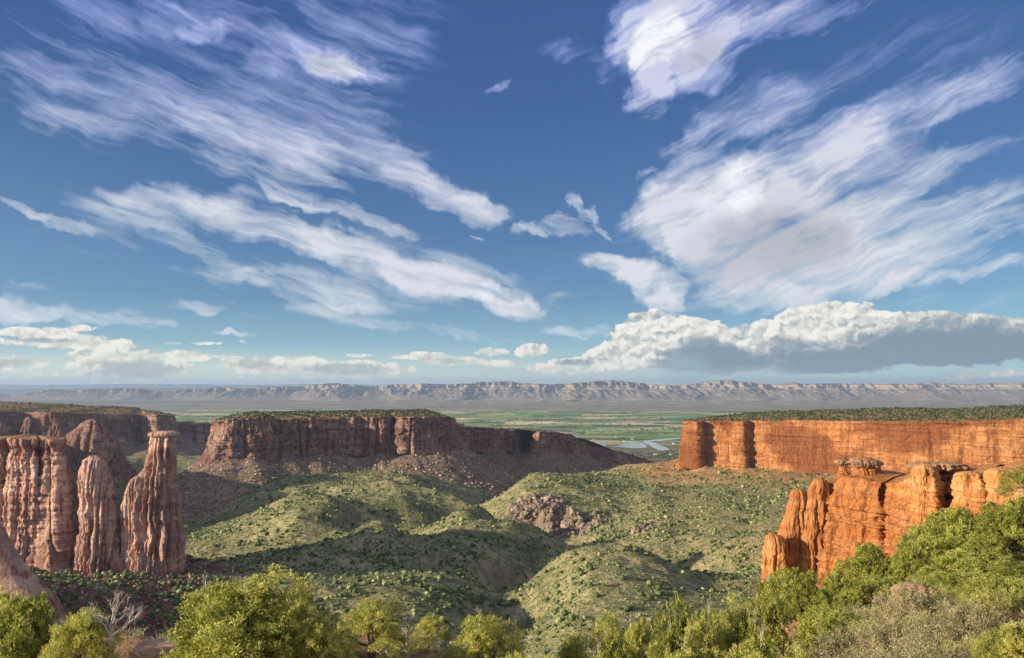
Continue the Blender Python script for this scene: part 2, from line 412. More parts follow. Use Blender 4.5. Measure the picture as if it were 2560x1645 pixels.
# ------------------------------------------------------------------ the canyon floor
# (bearing column, drop z relative to the viewpoint, depth)
def pyz(py, D): return -(py-HY)/F*D
CT = [(px, pyz(py, D), D) for px, py, D in [
 # crests of the green hills
 (663,1389,870),(888,1367,917),(1151,1340,983),(1294,1326,1021),(1376,1341,1007),(1489,1368,1000),
 (963,1329,1012),(1151,1295,1116),(1207,1289,1136),(1275,1320,1129),
 (749,1303,1090),(850,1286,1140),(963,1273,1195),(1038,1269,1210),(1188,1312,1183),
 (494,1342,1010),(610,1303,1119),(674,1273,1227),(730,1258,1290),(768,1250,1325),(926,1262,1290),
 (850,1236,1400),(982,1232,1420),(1132,1252,1410),(719,1209,1650),(620,1222,1600),(820,1205,1700),(1000,1205,1700),
 # right-hand plateau
 (1211,1266,1350),(1301,1217,1500),(1414,1210,1650),(1463,1206,1800),(1565,1183,2000),(1640,1183,2250),
 (1340,1258,1330),(1280,1290,1290),(1345,1338,1170),(1420,1350,1130),(1500,1250,1350),(1500,1330,1130),(1600,1300,1130),
 (1700,1300,1080),(1560,1225,1600),(1620,1240,1380),(1690,1188,1700),(1760,1222,1540),(1850,1232,1450),(1950,1256,1300),
 (1850,1300,1050),(1800,1395,900),(1700,1410,920),(1900,1440,800),(1620,1395,960),(2100,1300,1000),(2300,1300,1000),(2600,1330,900),(3000,1300,900),(2300,1230,1250),(2700,1230,1200),
 # front hill
 (1309,1466,800),(1376,1424,800),(1489,1398,790),(1565,1402,790),(1678,1436,790),(1780,1485,740),
 (1480,1480,680),(1400,1540,640),(1600,1520,650),(1290,1545,690),(1290,1480,840),
 # shaded foreground slopes
 (1000,1450,770),(1100,1500,700),(700,1450,770),(800,1520,650),(1200,1400,860),
 (430,1428,760),(300,1450,700),(490,1385,800),(600,1418,830),(250,1490,580),(400,1540,600),(100,1500,480),
 (200,1440,720),(0,1440,700),(-300,1400,700),
 # behind the left towers
 (500,1300,1300),(450,1250,1600),(480,1205,1950),(430,1190,2200),(440,1150,2500),(250,1160,2250),(0,1160,2250),(-400,1160,2200),(200,1230,1600),(0,1260,1300),
 (560,1192,1850),(800,1192,1850),(1000,1186,1900),(1200,1203,2000),(1260,1240,1750),(1211,1282,1500)]]
CT += [(1330,-252,1800),(1290,-248,1600),(1450,-290,2300),(1600,-335,2900),(1200,-265,2500),(900,-240,2600),(1900,-300,2600),(2400,-260,2600),(3200,-260,2600),(1000,-400,3700),(1600,-410,3700),(300,-380,3700),(-800,-380,3700),(2400,-400,3700),(3400,-400,3700),(1280,-430,5000),(-900,-430,5000),(3400,-430,5000),
 (700,-205,960),(1000,-204,1000),(1250,-214,1075),(1100,-207,1070),(800,-206,1050),(900,-212,1130),(1100,-215,1160),(1240,-226,1220),(650,-214,1320),(850,-210,1350),(1050,-212,1330),(1150,-228,1330),
 (750,-214,1480),(950,-212,1520),(1100,-225,1560),(1400,-213,900),(1500,-212,930),(1600,-214,930),(1700,-212,860),
 (200,-120,300),(700,-135,330),(1200,-140,330),(1500,-135,300),(1700,-130,330),(1900,-110,330),(2300,-95,330),(-300,-125,300),(3000,-80,330),(-600,-150,600),(3300,-100,600),
 (700,-185,470),(1200,-190,470),(1600,-185,470),(300,-160,450),(200,-50,120),(1200,-60,120),(2000,-60,130),(2800,-50,130),(-800,-40,120),(3400,-50,130)]
_c = np.array(CT); canyon_f = tps(uv_of(_c[:, 0], _c[:, 2]), _c[:, 1], 2e-3)
def crag_mask(x, y):
    """where bedrock breaks through the plateau edge"""
    px = 1280+x/y*F
    a = np.exp(-((px-1335)/95)**2-((y-1235)/85)**2)
    b = np.exp(-((px-1475)/70)**2-((y-1180)/50)**2)*.6
    c = np.exp(-((px-1600)/60)**2-((y-1080)/60)**2)*.45
    return np.clip(a+b+c, 0, 1)
# ridges (+) and stream cuts (-): (bearing column, depth) lines, height, width
RIDGES = [([(560,860),(888,915),(1151,983),(1294,1021),(1376,1007)], 9, 34),
 ([(900,1000),(1151,1116),(1207,1136)], 9, 32), ([(749,1090),(963,1195),(1038,1210),(1150,1195)], 9, 34),
 ([(540,1060),(610,1119),(730,1290),(768,1325),(926,1300)], 9, 36), ([(850,1400),(982,1420),(1132,1410)], 10, 32), ([(719,1640),(1000,1700)], 9, 40),
 ([(1350,800),(1489,790),(1600,790)], 9, 40), ([(1250,1330),(1414,1600),(1565,1950)], 6, 60),
 ([(1290,560),(1285,740),(1300,850),(1400,905),(1489,925),(1700,885),(1850,860)], -15, 42),
 ([(1489,930),(1420,1050),(1330,1120),(1262,1200),(1205,1420),(1235,1600),(1300,1800),(1450,2200)], -20, 55),
 ([(420,900),(440,1050),(470,1300),(500,1600),(500,1900),(450,2300)], -32, 120),
 ([(1700,885),(1720,1100),(1690,1350)], -9, 36), ([(900,800),(1100,820),(1270,830)], -10, 34), ([(760,960),(1000,1060),(1180,1060)], -7, 28),
 ([(700,1180),(930,1240),(1120,1240)], -8, 30), ([(1560,1000),(1600,1150),(1560,1400)], -7, 30), ([(1850,1000),(1880,1200)], -6, 40)]
def canyon_z(x, y):
    px = 1280+x/y*F
    z = canyon_f(uv_of(px, y))
    k = sst(y, 300, 800)
    g = ridg(x/230, y/230, 1.3, 4)
    z = z+k*2.3*ridg(x/26, y/26, 6, 4)+k*8.0*g*(0.7+.8*sst(y, 900, 1800))+k*5.2*ridg(x/95+.3*pn(x/60, y/60), y/72, 4.1, 4)+.9*fbm(x/22, y/22, 0, 4)
    for pts, h, w in RIDGES:
        q = np.array([((a-1280)/F*d, d) for a, d in pts]); best = np.full(x.shape, 1e18)
        for i in range(len(q)-1):
            e = q[i+1]-q[i]; t = np.clip(((x-q[i, 0])*e[0]+(y-q[i, 1])*e[1])/(e@e), 0, 1)
            best = np.minimum(best, (x-q[i, 0]-t*e[0])**2+(y-q[i, 1]-t*e[1])**2)
        z = z+h*np.exp(-best/w**2)
    cm = crag_mask(x, y)
    st = 28*sst(fbm(x/60, y/60, 3, 3)*.8+(y-1225)/90, -.25, .10)-14
    z = z+cm*(st*1.1+12*ridg(x/22, y/50, 2, 4))
    return z+CZ
def build_canyon():
    px = np.arange(-900, 3461, 6.0); D = 130*np.exp(np.arange(0, np.log(5000/130), .0062))
    PX, DD = np.meshgrid(px, D)
    X = (PX-1280)/F*DD; Y = DD
    Z = canyon_z(X.ravel(), Y.ravel()).reshape(X.shape)
    V = np.stack([X, Y, Z], -1)
    m, b = new_mat('scrubby canyon soil', .95, .05)
    p = geo(); x, y, z = sepx(p)
    a = noi(p, .0045, 4, .6); d = noi(p, .03, 6, .65); f = noi(p, .35, 5, .65)
    c = ramp(a*.3+d*.45+f*.25, [(.36, (.11,.125,.06)), (.46, (.22,.22,.115)), (.54, (.38,.35,.19)), (.66, (.52,.43,.27))])
    # low sage and dry grass in small patches
    sg = noi(p, .11, 5, .7)
    c = cmix(ssm(sg, .48, .58, 0, .6), c, (.085,.115,.045)); c = cmix(ssm(sg, .44, .34, 0, .5), c, (.50,.43,.25))
    # drier, browner ground to the right
    c = cmix(ssm(x+(a-.5)*500, 60, 420, 0, .5), c, cmix(f, (.26,.19,.095), (.36,.25,.14)))
    # red soil under the left towers
    red = ssm(y+(a-.5)*160, 900, 790)*ssm(x+(d-.5)*120+(y-780)*.4, -235, -330)
    c = cmix(red, c, cmix(ssm(d*.6+f*.4, .42, .6), (.13,.045,.04), (.27,.13,.11)))
    # orange soil washed down from the sunlit mesa
    wall = (2105-x*.93-y)*.73+(a-.5)*150+(d-.5)*120
    c = cmix(ssm(wall, 260, 50)*ssm(x, 230, 330)*.9, c, cmix(f, (.34,.17,.075), (.52,.30,.15)))
    nz = sepx(geo('Normal'))[2]
    rock = cmix(noi(mapp(p, sc=(1, 1, .3)), .12, 5, .6), (.13,.10,.08), (.38,.30,.24))
    c = cmix(ssm(nz+(d-.5)*.30+(f-.5)*.2, .73, .61), c, rock)
    S.put(b.inputs['Base Color'], c)
    bump(b, d*3+f*2.2+sg*2.5, 1.6)
    o = mesh_np('canyon_floor', V.reshape(-1, 3), grid_faces(*X.shape)[:, ::-1], m, True)
    tag(o, kind='structure')
    return V
CANYON = build_canyon()

# ------------------------------------------------------------------ the valley plain
def build_plain():
    m, b = new_mat('valley farmland', .95, .05)
    p = geo(); x, y, z = sepx(p)
    w = noi(p, .0004, 4, .5, out=1); pw = vmad(w, (900, 900, 0), p)
    pr = mapp(pw, rot=.12, sc=(1/1.9, 1, 1))
    def cells(s, off):
        n = S.T.nodes.new('ShaderNodeTexVoronoi'); n.distance = 'CHEBYCHEV'; n.voronoi_dimensions = '2D'
        S.put(n.inputs['Vector'], mapp(pr, (off, off, 0))); n.inputs['Scale'].default_value = s
        n.inputs['Randomness'].default_value = .75
        return sepx(S(n.outputs['Color']))[0], S(n.outputs['Distance'])
    r1, d1 = cells(.0035, 0); r2, d2 = cells(.0011, 300)
    fld = ramp(r1*.75+r2*.3, [(.0, (.13,.24,.07)), (.22, (.26,.34,.12)), (.34, (.08,.12,.055)), (.46, (.30,.33,.14)), (.50, (.24,.30,.12)), (.60, (.13,.21,.08)), (.66, (.62,.48,.28)), (.74, (.16,.24,.09)), (.82, (.44,.40,.24)), (.9, (.2,.3,.1)), (1, (.70,.58,.38))], 'CONSTANT')
    n = noi(p, .004, 6, .68)
    fld = cmix(ssm(n, .54, .62, 0, .8), fld, (.035,.06,.028))
    dist = noi(p, .00018, 4, .55)
    des = ramp(noi(mapp(p, sc=(1, 2.2, 1)), .0011, 6, .62), [(.3, (.13,.11,.085)), (.5, (.23,.19,.145)), (.62, (.30,.26,.20)), (.75, (.42,.38,.32))])
    yy = y+(dist-.5)*5200+(n-.5)*900
    c = cmix(ssm(yy+x*.12, 11800, 13200), fld, des)
    scrub = ramp(noi(p, .01, 6, .65), [(.35, (.06,.075,.035)), (.5, (.17,.15,.085)), (.7, (.30,.24,.15))])
    c = cmix(ssm(yy+x*.1, 5900, 5100), c, scrub)
    c = cmix(ssm(yy-x*.5, 19500, 21500, 0, .7), c, (.12,.13,.10))
    S.put(b.inputs['Base Color'], c)
    ys = np.concatenate([np.linspace(1500, 30000, 60), [45000, 70000, 110000]]); xs = np.linspace(-1, 1, 41)
    X = xs[None]*(ys[:, None]*1.6+3000); Y = np.repeat(ys[:, None], 41, 1)
    Z = np.where(Y > 12000, (np.minimum(Y, 21000)-12000)*.0042, 0)+np.zeros_like(X)
    Z = np.where(Y > 3000, Z, -60.0)
    o = mesh_np('valley_plain', np.stack([X, Y, Z], -1).reshape(-1, 3), grid_faces(*X.shape)[:, ::-1], m, True)
    tag(o, kind='structure')
    wm, wb = new_mat('river water', .12, .5); S.put(wb.inputs['Base Color'], (.16,.18,.17,1))
    def poly(name, pts, zz):
        V = []
        for px, py in pts:
            D = (CZ-zz)*F/(py-HY); V.append(((px-1280)/F*D, D, zz))
        me = bpy.data.meshes.new(name); me.from_pydata(V, [], [list(range(len(V)))[::-1]]); me.materials.append(wm)
        return tag(link(name, me), kind='structure')
    poly('river', [(1612,1101),(1622,1104),(1640,1107),(1650,1113),(1664,1118),(1676,1124),(1660,1127),(1646,1125),(1632,1119),(1622,1111),(1606,1106)], 1.5)
    poly('river_bend', [(1606,1106),(1612,1101),(1650,1098),(1700,1094),(1700,1097),(1655,1102),(1622,1104)], 1.9)
    poly('lake', [(1540,1116),(1560,1109),(1600,1107),(1616,1113),(1617,1119),(1590,1121),(1562,1119)], 1.5)
    poly('pond', [(1556,1106),(1575,1104),(1598,1104),(1600,1106),(1570,1108)], 1.5)
    poly('lagoon', [(1493,1109),(1512,1108),(1519,1111),(1514,1116),(1500,1113)], 1.5)
    poly('mere', [(1440,1112),(1470,1111),(1490,1113),(1466,1114)], 1.5)
build_plain()

# ------------------------------------------------------------------ the desert cliffs on the skyline
def build_book_cliffs():
    px = np.arange(-500, 3300, 2.0); t = np.linspace(0, 1, 170)
    X0 = (px-1280)/F*21000
    yy = 18600+t*5600
    X, Y = np.meshgrid(X0, yy)
    X = X*Y/21000
    base = 28+(Y-18600)*.004
    wx = X+260*fbm(X/1500, Y/1500, 1, 4)
    big = ridg(wx/2100, Y/5200, 3.7, 2); md = ridg(wx/760+9, Y/2300, 1.2, 3, .55); sm = ridg(wx/230, Y/800, 8.2, 4, .55)
    rim = 480+170*fbm(X0[None]/1400+0*Y, .3, 0, 6)+90*fbm(X0[None]/5200+0*Y, 2.3, 0, 2)-150*sst(-X0[None], 1500, 8500)-170*sst(-X0[None], 7500, 14500)+50*np.exp(-((X0[None]-5300)/600)**2)
    line = 19300+900*fbm(X0[None]/5200+0*Y, 3.3, 0, 3)-900*big
    e = np.clip((Y-line)/3000, 0, 1.15)
    h = e**.85*(.62+.42*md+.13*sm)+.10*sm*np.clip(e*4, 0, 1)
    h = np.where(h > .72, .72+np.clip((h-.72)*3.2, 0, .24), h)
    Z = base+(rim-base)*np.clip(h, 0, 1)+9*fbm(X/160, Y/160, 0, 4)*np.clip(e*5, 0, 1)
    Z = np.maximum(Z, base-6+8*fbm(X/400, Y/300, 0, 4))
    Z = Z-40*(t[:, None] < .012)
    m, b = new_mat('layered desert cliff rock', .95, .05)
    p = geo(); x, y, z = sepx(p)
    n = noi(p, .0016, 5, .6)
    c = ramp(ssm(z+(n-.5)*90, 40, 520, kind='LINEAR'), [(0, (.22,.18,.145)), (.30, (.18,.155,.13)), (.50, (.145,.13,.115)), (.56, (.36,.28,.19)), (.60, (.17,.145,.12)), (.70, (.38,.29,.20)), (.74, (.15,.13,.11)), (.85, (.17,.145,.115)), (1, (.09,.095,.06))])
    c = cmix(ssm(noi(p, .006, 5, .65), .45, .6, 0, .4), c, (.36,.31,.25))
    S.put(b.inputs['Base Color'], c)
    tag(mesh_np('desert_cliffs', np.stack([X, Y, Z], -1).reshape(-1, 3), grid_faces(*X.shape)[:, ::-1], m, False), kind='structure')
    # low badlands before them
    px = np.arange(900, 3200, 4.0); yy = np.linspace(15200, 19300, 90)
    X, Y = np.meshgrid((px-1280)/F*17500, yy); X = X*Y/17500
    Z = (Y-12000)*.0042+np.clip(fbm(X/900, Y/500, 9, 5)*55+ridg(X/300, Y/260, 3, 3)*14-6, -6, 60)*sst(Y, 15200, 16000)
    m2, b2 = new_mat('pale badland clay', .95, .05); p = geo()
    S.put(b2.inputs['Base Color'], ramp(noi(mapp(p, sc=(1, 2, 1)), .0035, 6, .65), [(.3, (.13,.115,.09)), (.5, (.22,.185,.145)), (.6, (.36,.32,.27)), (.7, (.46,.42,.36))]))
    tag(mesh_np('badlands', np.stack([X, Y, Z], -1).reshape(-1, 3), grid_faces(*X.shape)[:, ::-1], m2, False), kind='structure')
    # long far plateaus to the left
    for nm, D, a0, a1, top, sd, amp in (('far_plateau', 52000, -500, 1700, 961, 1, 130), ('blue_hills', 36000, -500, 1250, 972, 5, 120)):
        px = np.arange(a0, a1, 4.0); t = np.linspace(0, 1, 50)
        X, Y = np.meshgrid((px-1280)/F*D, D+t*6000-1500)
        H = CZ-(top-HY)/F*D+amp*fbm(X/7000, sd, 0, 5)-60*sst((px-a0)/(a1-a0), .55, 1.0)[None]*np.ones_like(X)
        pr = sst(t, 0, .55)[:, None]
        pr = np.clip(pr+.16*ridg(X/1500, Y/1800, sd, 4)*np.sin(np.pi*np.clip(pr, 0, 1)), 0, 1.05)
        Z = 36+(H-36)*pr
        m3, b3 = new_mat(nm+' forest', .95, .05); p = geo()
        S.put(b3.inputs['Base Color'], ramp(noi(p, .0008, 5, .6), [(.35, (.06,.075,.05)), (.6, (.16,.15,.11)), (.75, (.3,.27,.22))]))
        tag(mesh_np(nm, np.stack([X, Y, Z], -1).reshape(-1, 3), grid_faces(*X.shape)[:, ::-1], m3, True), kind='structure')
build_book_cliffs()

# ------------------------------------------------------------------ the air
def build_haze():
    me = bpy.data.meshes.new('haze')
    x, y0, y1, z0, z1 = 60000, -900, 62000, -470, 760
    V = [(sx*x, yy, zz) for zz in (z0, z1) for yy in (y0, y1) for sx in (-1, 1)]
    me.from_pydata(V, [], [(0,2,3,1),(4,5,7,6),(0,1,5,4),(2,6,7,3),(0,4,6,2),(1,3,7,5)])
    m = bpy.data.materials.new('air'); m.use_nodes = True; T = m.node_tree; T.nodes.clear()
    o = T.nodes.new('ShaderNodeOutputMaterial'); v = T.nodes.new('ShaderNodeVolumePrincipled')
    v.inputs['Color'].default_value = (.42,.62,.95,1); v.inputs['Density'].default_value = HAZE_D
    v.inputs['Anisotropy'].default_value = 0.15
    T.links.new(v.outputs[0], o.inputs['Volume'])
    me.materials.append(m); tag(link('haze', me), kind='stuff')
HAZE_D = 2.5e-5
build_haze()

# ================================================================== rock
M_MESA = rock_mat('shaded mesa sandstone', [(.33,.175,.15), (.43,.235,.20), (.56,.36,.29)], (.68,.52,.43), (.10,.052,.055), .05, 1, .8, 5.0, .8)  # same rock as the red cliffs, with shade worked into duller, purpler colours
M_RED = rock_mat('red cliff sandstone', [(.34,.12,.045), (.46,.185,.065), (.56,.27,.105)], (.64,.37,.18), (.17,.065,.035), .07, 1, .5, 3, .30, .85)
M_TOWER = rock_mat('rose tower sandstone', [(.54,.29,.225), (.68,.40,.32), (.80,.57,.47)], (.86,.70,.61), (.13,.055,.05), .06, 1.6, .8, 3.0, .18)
M_BUTTE = rock_mat('orange slickrock', [(.41,.155,.052), (.51,.225,.080), (.60,.31,.130)], (.72,.46,.25), (.20,.07,.033), .06, 2.6, .5, 1.3, .3)
M_CAP = rock_mat('grey caprock', [(.24,.125,.07), (.32,.185,.105), (.40,.25,.155)], (.46,.33,.23), (.10,.055,.035), .25, 2.0, .2, .8, .3)
M_TAL = ground_mat('scree slope', [(.09,.08,.055), (.16,.115,.09), (.24,.17,.13), (.36,.28,.22)], .006, .06, .7, None, 1.2)
M_TAL_R = ground_mat('orange scree slope', [(.26,.16,.075), (.38,.22,.10), (.42,.28,.14), (.5,.34,.20)], .006, .06, .7, None, 1.2)
M_TOP = ground_mat('mesa top soil', [(.10,.085,.045), (.18,.13,.07), (.27,.17,.10), (.38,.24,.15)], .01, .05, .5, None, .5)

def resample(pts, n):
    """closed outline of rows (x, y, zt, zf, batter, ...) -> n rows evenly along it"""
    p = np.vstack([pts, pts[:1]]); d = np.hypot(*(p[1:, :2]-p[:-1, :2]).T); s = np.concatenate([[0], np.cumsum(d)])
    t = np.linspace(0, s[-1], n, endpoint=False)
    return np.stack([np.interp(t, s, p[:, i]) for i in range(p.shape[1])], 1)
def normals2(p, w=3):
    a = np.roll(p, -w, 0)-np.roll(p, w, 0); n = np.stack([a[:, 1], -a[:, 0]], 1)
    n /= np.linalg.norm(n, axis=1)[:, None]+1e-9
    area = np.sum(p[:, 0]*np.roll(p[:, 1], -1)-np.roll(p[:, 0], -1)*p[:, 1])
    return n if area > 0 else -n
def smooth_c(a, k):
    for _ in range(k): a = (np.roll(a, 1, 0)+2*a+np.roll(a, -1, 0))/4
    return a

def mesa(name, pts, mat, spine, n=900, rows=70, flute=9, fl=46, small=2.4, ledge=1.6, seed=0, cap=1.5, top_mat=None, blk=0.0,
         talus=None, tal_mat=None, tal_len=120, tal_slope=.62, dome=4, parent=None, rnd=0, holes=None, tal_part='talus_slope', zl=1.0, low=0):
    """pts: (bearing column, depth, rim row, foot row, batter in metres) round the rock"""
    A = []
    for px, D, yt, yf, bt in pts:
        x, y, zt = P(px, yt, D); _, _, zf = P(px, yf, D); A.append((x, y, zt, zf, bt))
    R = resample(np.array(A), n); R[:, :2] = smooth_c(R[:, :2], 3); R[:, 2:] = smooth_c(R[:, 2:], 10)
    x, y, zt, zf, bt = R.T
    per = np.hypot(*(R[1, :2]-R[0, :2])); N = normals2(R[:, :2], max(2, int(n/300)))
    N = smooth_c(N, 6); N /= np.linalg.norm(N, axis=1)[:, None]
    jag = fbm(x/18, y/18, seed, 4)*3.0/ (1 if small > 1 else 2)
    zt = zt+jag*.5*min(1, small/2)+1.2*min(1, small/2)*np.round(2.5*pn(x/30, y/30, seed+3))
    V = []
    T = np.concatenate([[0, .012, .03], np.linspace(.05, 1, rows-3)])
    for t in T:
        z = zt+(zf-zt)*t
        xb = x; yb = y
        f = flute*(ridg(xb/fl, yb/fl, z/(fl*9)+seed, 3, .45)-.25)
        f = f+flute*.35*(ridg(xb/(fl*.33), yb/(fl*.33), z/(fl*4)+seed+9, 3, .55)-.2)
        cr = np.clip(1-np.abs(pn(xb/(fl*.55), yb/(fl*.55), z/(fl*6)+seed+31))*9, 0, 1)
        f = f-cr*flute*.75
        f = f*(.55+.45*sst(t, 0, .4))
        sm = small*fbm(xb/(fl*.2), yb/(fl*.2), z/(fl*.35)+seed, 4)
        zz = z/zl+3*fbm(xb/90, yb/90, seed+5, 2)
        le = ledge*(np.floor(zz/9+pn(zz/21, seed*1.0)*1.2)%2-.5)*sst(pn(xb/60, yb/60, zz/14+seed), -.4, .3)+ledge*.7*pn(zz/2.6, xb/120+seed, yb/120)
        b = bt*(t**1.15)+(bt*.25+low)*np.clip((t-.72)/.28, 0, 1)**2
        c = cap*(1-sst(t, .03, .07))-cap*.8*np.exp(-((t-.08)/.03)**2)
        if blk:
            sm = sm+blk*np.round(2.4*pn(xb/(fl*.30), yb/(fl*.30), z/(fl*.55)+seed))+blk*.6*np.round(2.2*pn(xb/(fl*.12), yb/(fl*.12), z/(fl*.16)+seed+4))
        off = b+f+sm+le+c-rnd*(1-np.clip(t/.22, 0, 1))**2
        X = x+N[:, 0]*off; Y = y+N[:, 1]*off
        if holes:
            pxh = 1280+X/Y*F; pyh = HY-(z-CZ)/Y*F
            for hx, hy, hr, hd in holes:
                q = np.clip(1-((pxh-hx)**2+(pyh-hy)**2)/hr**2, 0, 1)**.5
                X = X-N[:, 0]*hd*q; Y = Y-N[:, 1]*hd*q
        V.append(np.stack([X, Y, z], 1))
    V = np.array(V)
    o = mesh_np(name, V.reshape(-1, 3), grid_faces(len(T), n, True), mat, False, parent)
    # top surface: rings running in to the spine
    sp = np.array([P(px, 1000, D)[:2] for px, D in spine]); rim = V[0]
    best = np.zeros((n, 2)); bd = np.full(n, 1e18)
    for i in range(len(sp)-1):
        d = sp[i+1]-sp[i]; u = np.clip(((rim[:, :2]-sp[i])@d)/(d@d+1e-9), 0, 1); q = sp[i]+u[:, None]*d
        dd = np.hypot(*(rim[:, :2]-q).T); k = dd < bd; best[k] = q[k]; bd[k] = dd[k]
    TV = []; zc = float(zt.mean())
    for k, s in enumerate(np.concatenate([[0, .015, .05], np.linspace(.1, 1, 14)])):
        xy = rim[:, :2]*(1-s)+best*s
        z = rim[:, 2]+dome*sst(s, 0, .6)+min(2.2, dome*.4)*fbm(xy[:, 0]/40, xy[:, 1]/40, seed+2, 4)*min(1, s*10)
        kz = min(1, s*9); z = z*(1-kz)+kz*(smooth_c(z, 90)+.8*fbm(xy[:, 0]/25, xy[:, 1]/25, seed, 3))
        TV.append(np.stack([xy[:, 0], xy[:, 1], z], 1))
    TV = np.array(TV)
    top = mesh_np('summit', TV.reshape(-1, 3), grid_faces(len(TV), n, True)[:, ::-1], top_mat or M_TOP, True, o)
    tl = None
    if talus is not None:
        foot = V[-1]; ft = foot.copy(); ft[:, :2] = smooth_c(ft[:, :2], 14); NN = smooth_c(N, 30); NN /= np.linalg.norm(NN, axis=1)[:, None]
        LV = []; h0 = talus*(fbm(x/70, y/70, seed+8, 3)*1.5-.2+.5*ridg(x/55, y/55, seed+1, 2))
        for r in np.concatenate([[-9], np.linspace(0, tal_len, 36)]):
            X = ft[:, 0]+NN[:, 0]*r; Y = ft[:, 1]+NN[:, 1]*r
            z = ft[:, 2]+h0*np.exp(-max(r, 0)/45)-tal_slope*r+.0007*r*r+3.0*ridg(X/38, Y/38, seed, 3)*min(1, max(r, 0)/20)+1.0*fbm(X/7, Y/7, 0, 3)
            z = z-(r < 0)*2
            LV.append(np.stack([X, Y, z], 1))
        LV = np.array(LV)
        tl = mesh_np(tal_part, LV.reshape(-1, 3), grid_faces(len(LV), n, True), tal_mat or M_TAL, True, o)
        return o, TV, LV
    return o, TV, None

def spire(name, rows, D, mat, ratio=.8, seed=0, groove=.16, ng=7, small=.05, n=180, nr=120, power=2.5, parent=None, ledge=.03, topflat=False, lean=0.0, blk=.0):
    """rows: (photo row, left column, right column) of the rock's outline, at depth D"""
    r_ = np.random.default_rng(seed); rows = np.array(rows, float)
    py = np.linspace(rows[0, 0], rows[-1, 0], nr)
    L = np.interp(py, rows[:, 0], rows[:, 1]); Rr = np.interp(py, rows[:, 0], rows[:, 2])
    cx = ((L+Rr)/2-1280)/F*D; a = (Rr-L)/2/F*D; z = CZ-(py-HY)/F*D
    th = np.linspace(0, 2*np.pi, n, endpoint=False)
    ct, st = np.cos(th), np.sin(th)
    se = (np.abs(ct)**power+np.abs(st)**power)**(-1/power)
    amean = a.mean(); size = amean
    xlo, xhi = (cx-a).min(), (cx+a).max(); xg = xlo+(xhi-xlo)*(np.arange(ng)+r_.uniform(.1, .9, ng))/ng; cm_ = cx[-1]
    g0 = r_.uniform(0, 2*np.pi, ng); gw = r_.uniform(.035, .12, ng); gd = r_.uniform(.5, 1.2, ng)*groove
    V = []
    for i in range(nr):
        zz = z[i]; R = se.copy()
        dth = .07*pn(zz/(size*1.6), seed*1.7)
        for k in range(ng):
            u = (xg[k]+size*.10*pn(zz/(size*1.3), k*3.1+seed)-cx[i])/a[i]      # joints run straight down the rock
            if abs(u) > .96: continue
            t0 = -np.arccos(u); dlt = np.minimum(np.abs(np.angle(np.exp(1j*(th-t0)))), np.abs(np.angle(np.exp(1j*(th+t0)))))*a[i]/size
            R -= gd[k]*np.exp(-(dlt/gw[k])**2)*(.5+.5*sst(pn(zz/(size*1.4), k*5.3+seed), -.5, .2))
        X = (cx[i]-cm_+a[i]*ct)/size; Y = st
        R = R+groove*.5*ridg(X*1.7+seed, Y*1.7, zz/(size*7), 3)+small*1.3*fbm(X*4+seed, Y*4, zz/(size*.5), 4)
        if blk: R = R+blk*np.round(2.2*pn(X*2.4+seed, Y*2.4, zz/(size*1.3)))+blk*.5*np.round(2.2*pn(X*5+seed, Y*5, zz/(size*.5)))
        R = R+ledge*(2*pn(zz/(size*.16), seed+.5)+pn(zz/(size*.06), seed+2.5))
        # keep the outline's width
        mx = np.max(R*ct); mn = np.min(R*ct); k_ = 2/(mx-mn); R = R*k_
        shift = -(mx+mn)/2*k_
        V.append(np.stack([cx[i]+a[i]*(R*ct+shift), D+lean*(z[i]-z[-1])+max(a[i], size*.25)*ratio*R*st, np.full(n, zz)], 1))
    V = np.array(V)
    top = V[0].mean(0); tops = []
    for s in (.3, .6, .85, 1.0):
        q = V[0]*(1-s)+top*s; q[:, 2] += size*.12*(1-(1-s)**2)*(0 if topflat else 1)+small*size*.6*fbm(q[:, 0]/size*3, q[:, 1]/size*3, seed, 3)*(s < 1)
        tops.append(q)
    V = np.concatenate([np.array(tops)[::-1], V])
    return mesh_np(name, V.reshape(-1, 3), grid_faces(len(V), n, True), mat, False, parent)

# ---- mesa in the middle distance
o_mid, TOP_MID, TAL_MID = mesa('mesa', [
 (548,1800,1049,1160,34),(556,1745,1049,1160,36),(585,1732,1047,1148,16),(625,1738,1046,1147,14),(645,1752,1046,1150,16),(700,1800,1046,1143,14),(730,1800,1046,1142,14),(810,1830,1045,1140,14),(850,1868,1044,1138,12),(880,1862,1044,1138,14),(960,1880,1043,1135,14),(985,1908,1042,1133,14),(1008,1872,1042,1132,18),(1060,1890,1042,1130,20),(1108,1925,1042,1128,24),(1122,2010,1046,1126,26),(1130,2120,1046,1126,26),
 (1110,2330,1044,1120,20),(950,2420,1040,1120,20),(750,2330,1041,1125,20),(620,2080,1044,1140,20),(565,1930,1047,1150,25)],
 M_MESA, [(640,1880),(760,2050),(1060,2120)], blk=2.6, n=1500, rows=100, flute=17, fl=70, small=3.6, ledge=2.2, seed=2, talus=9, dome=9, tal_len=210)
tag(o_mid, 'long flat-topped mesa of banded purple-brown cliffs standing alone in the middle of the canyon', 'mesa')
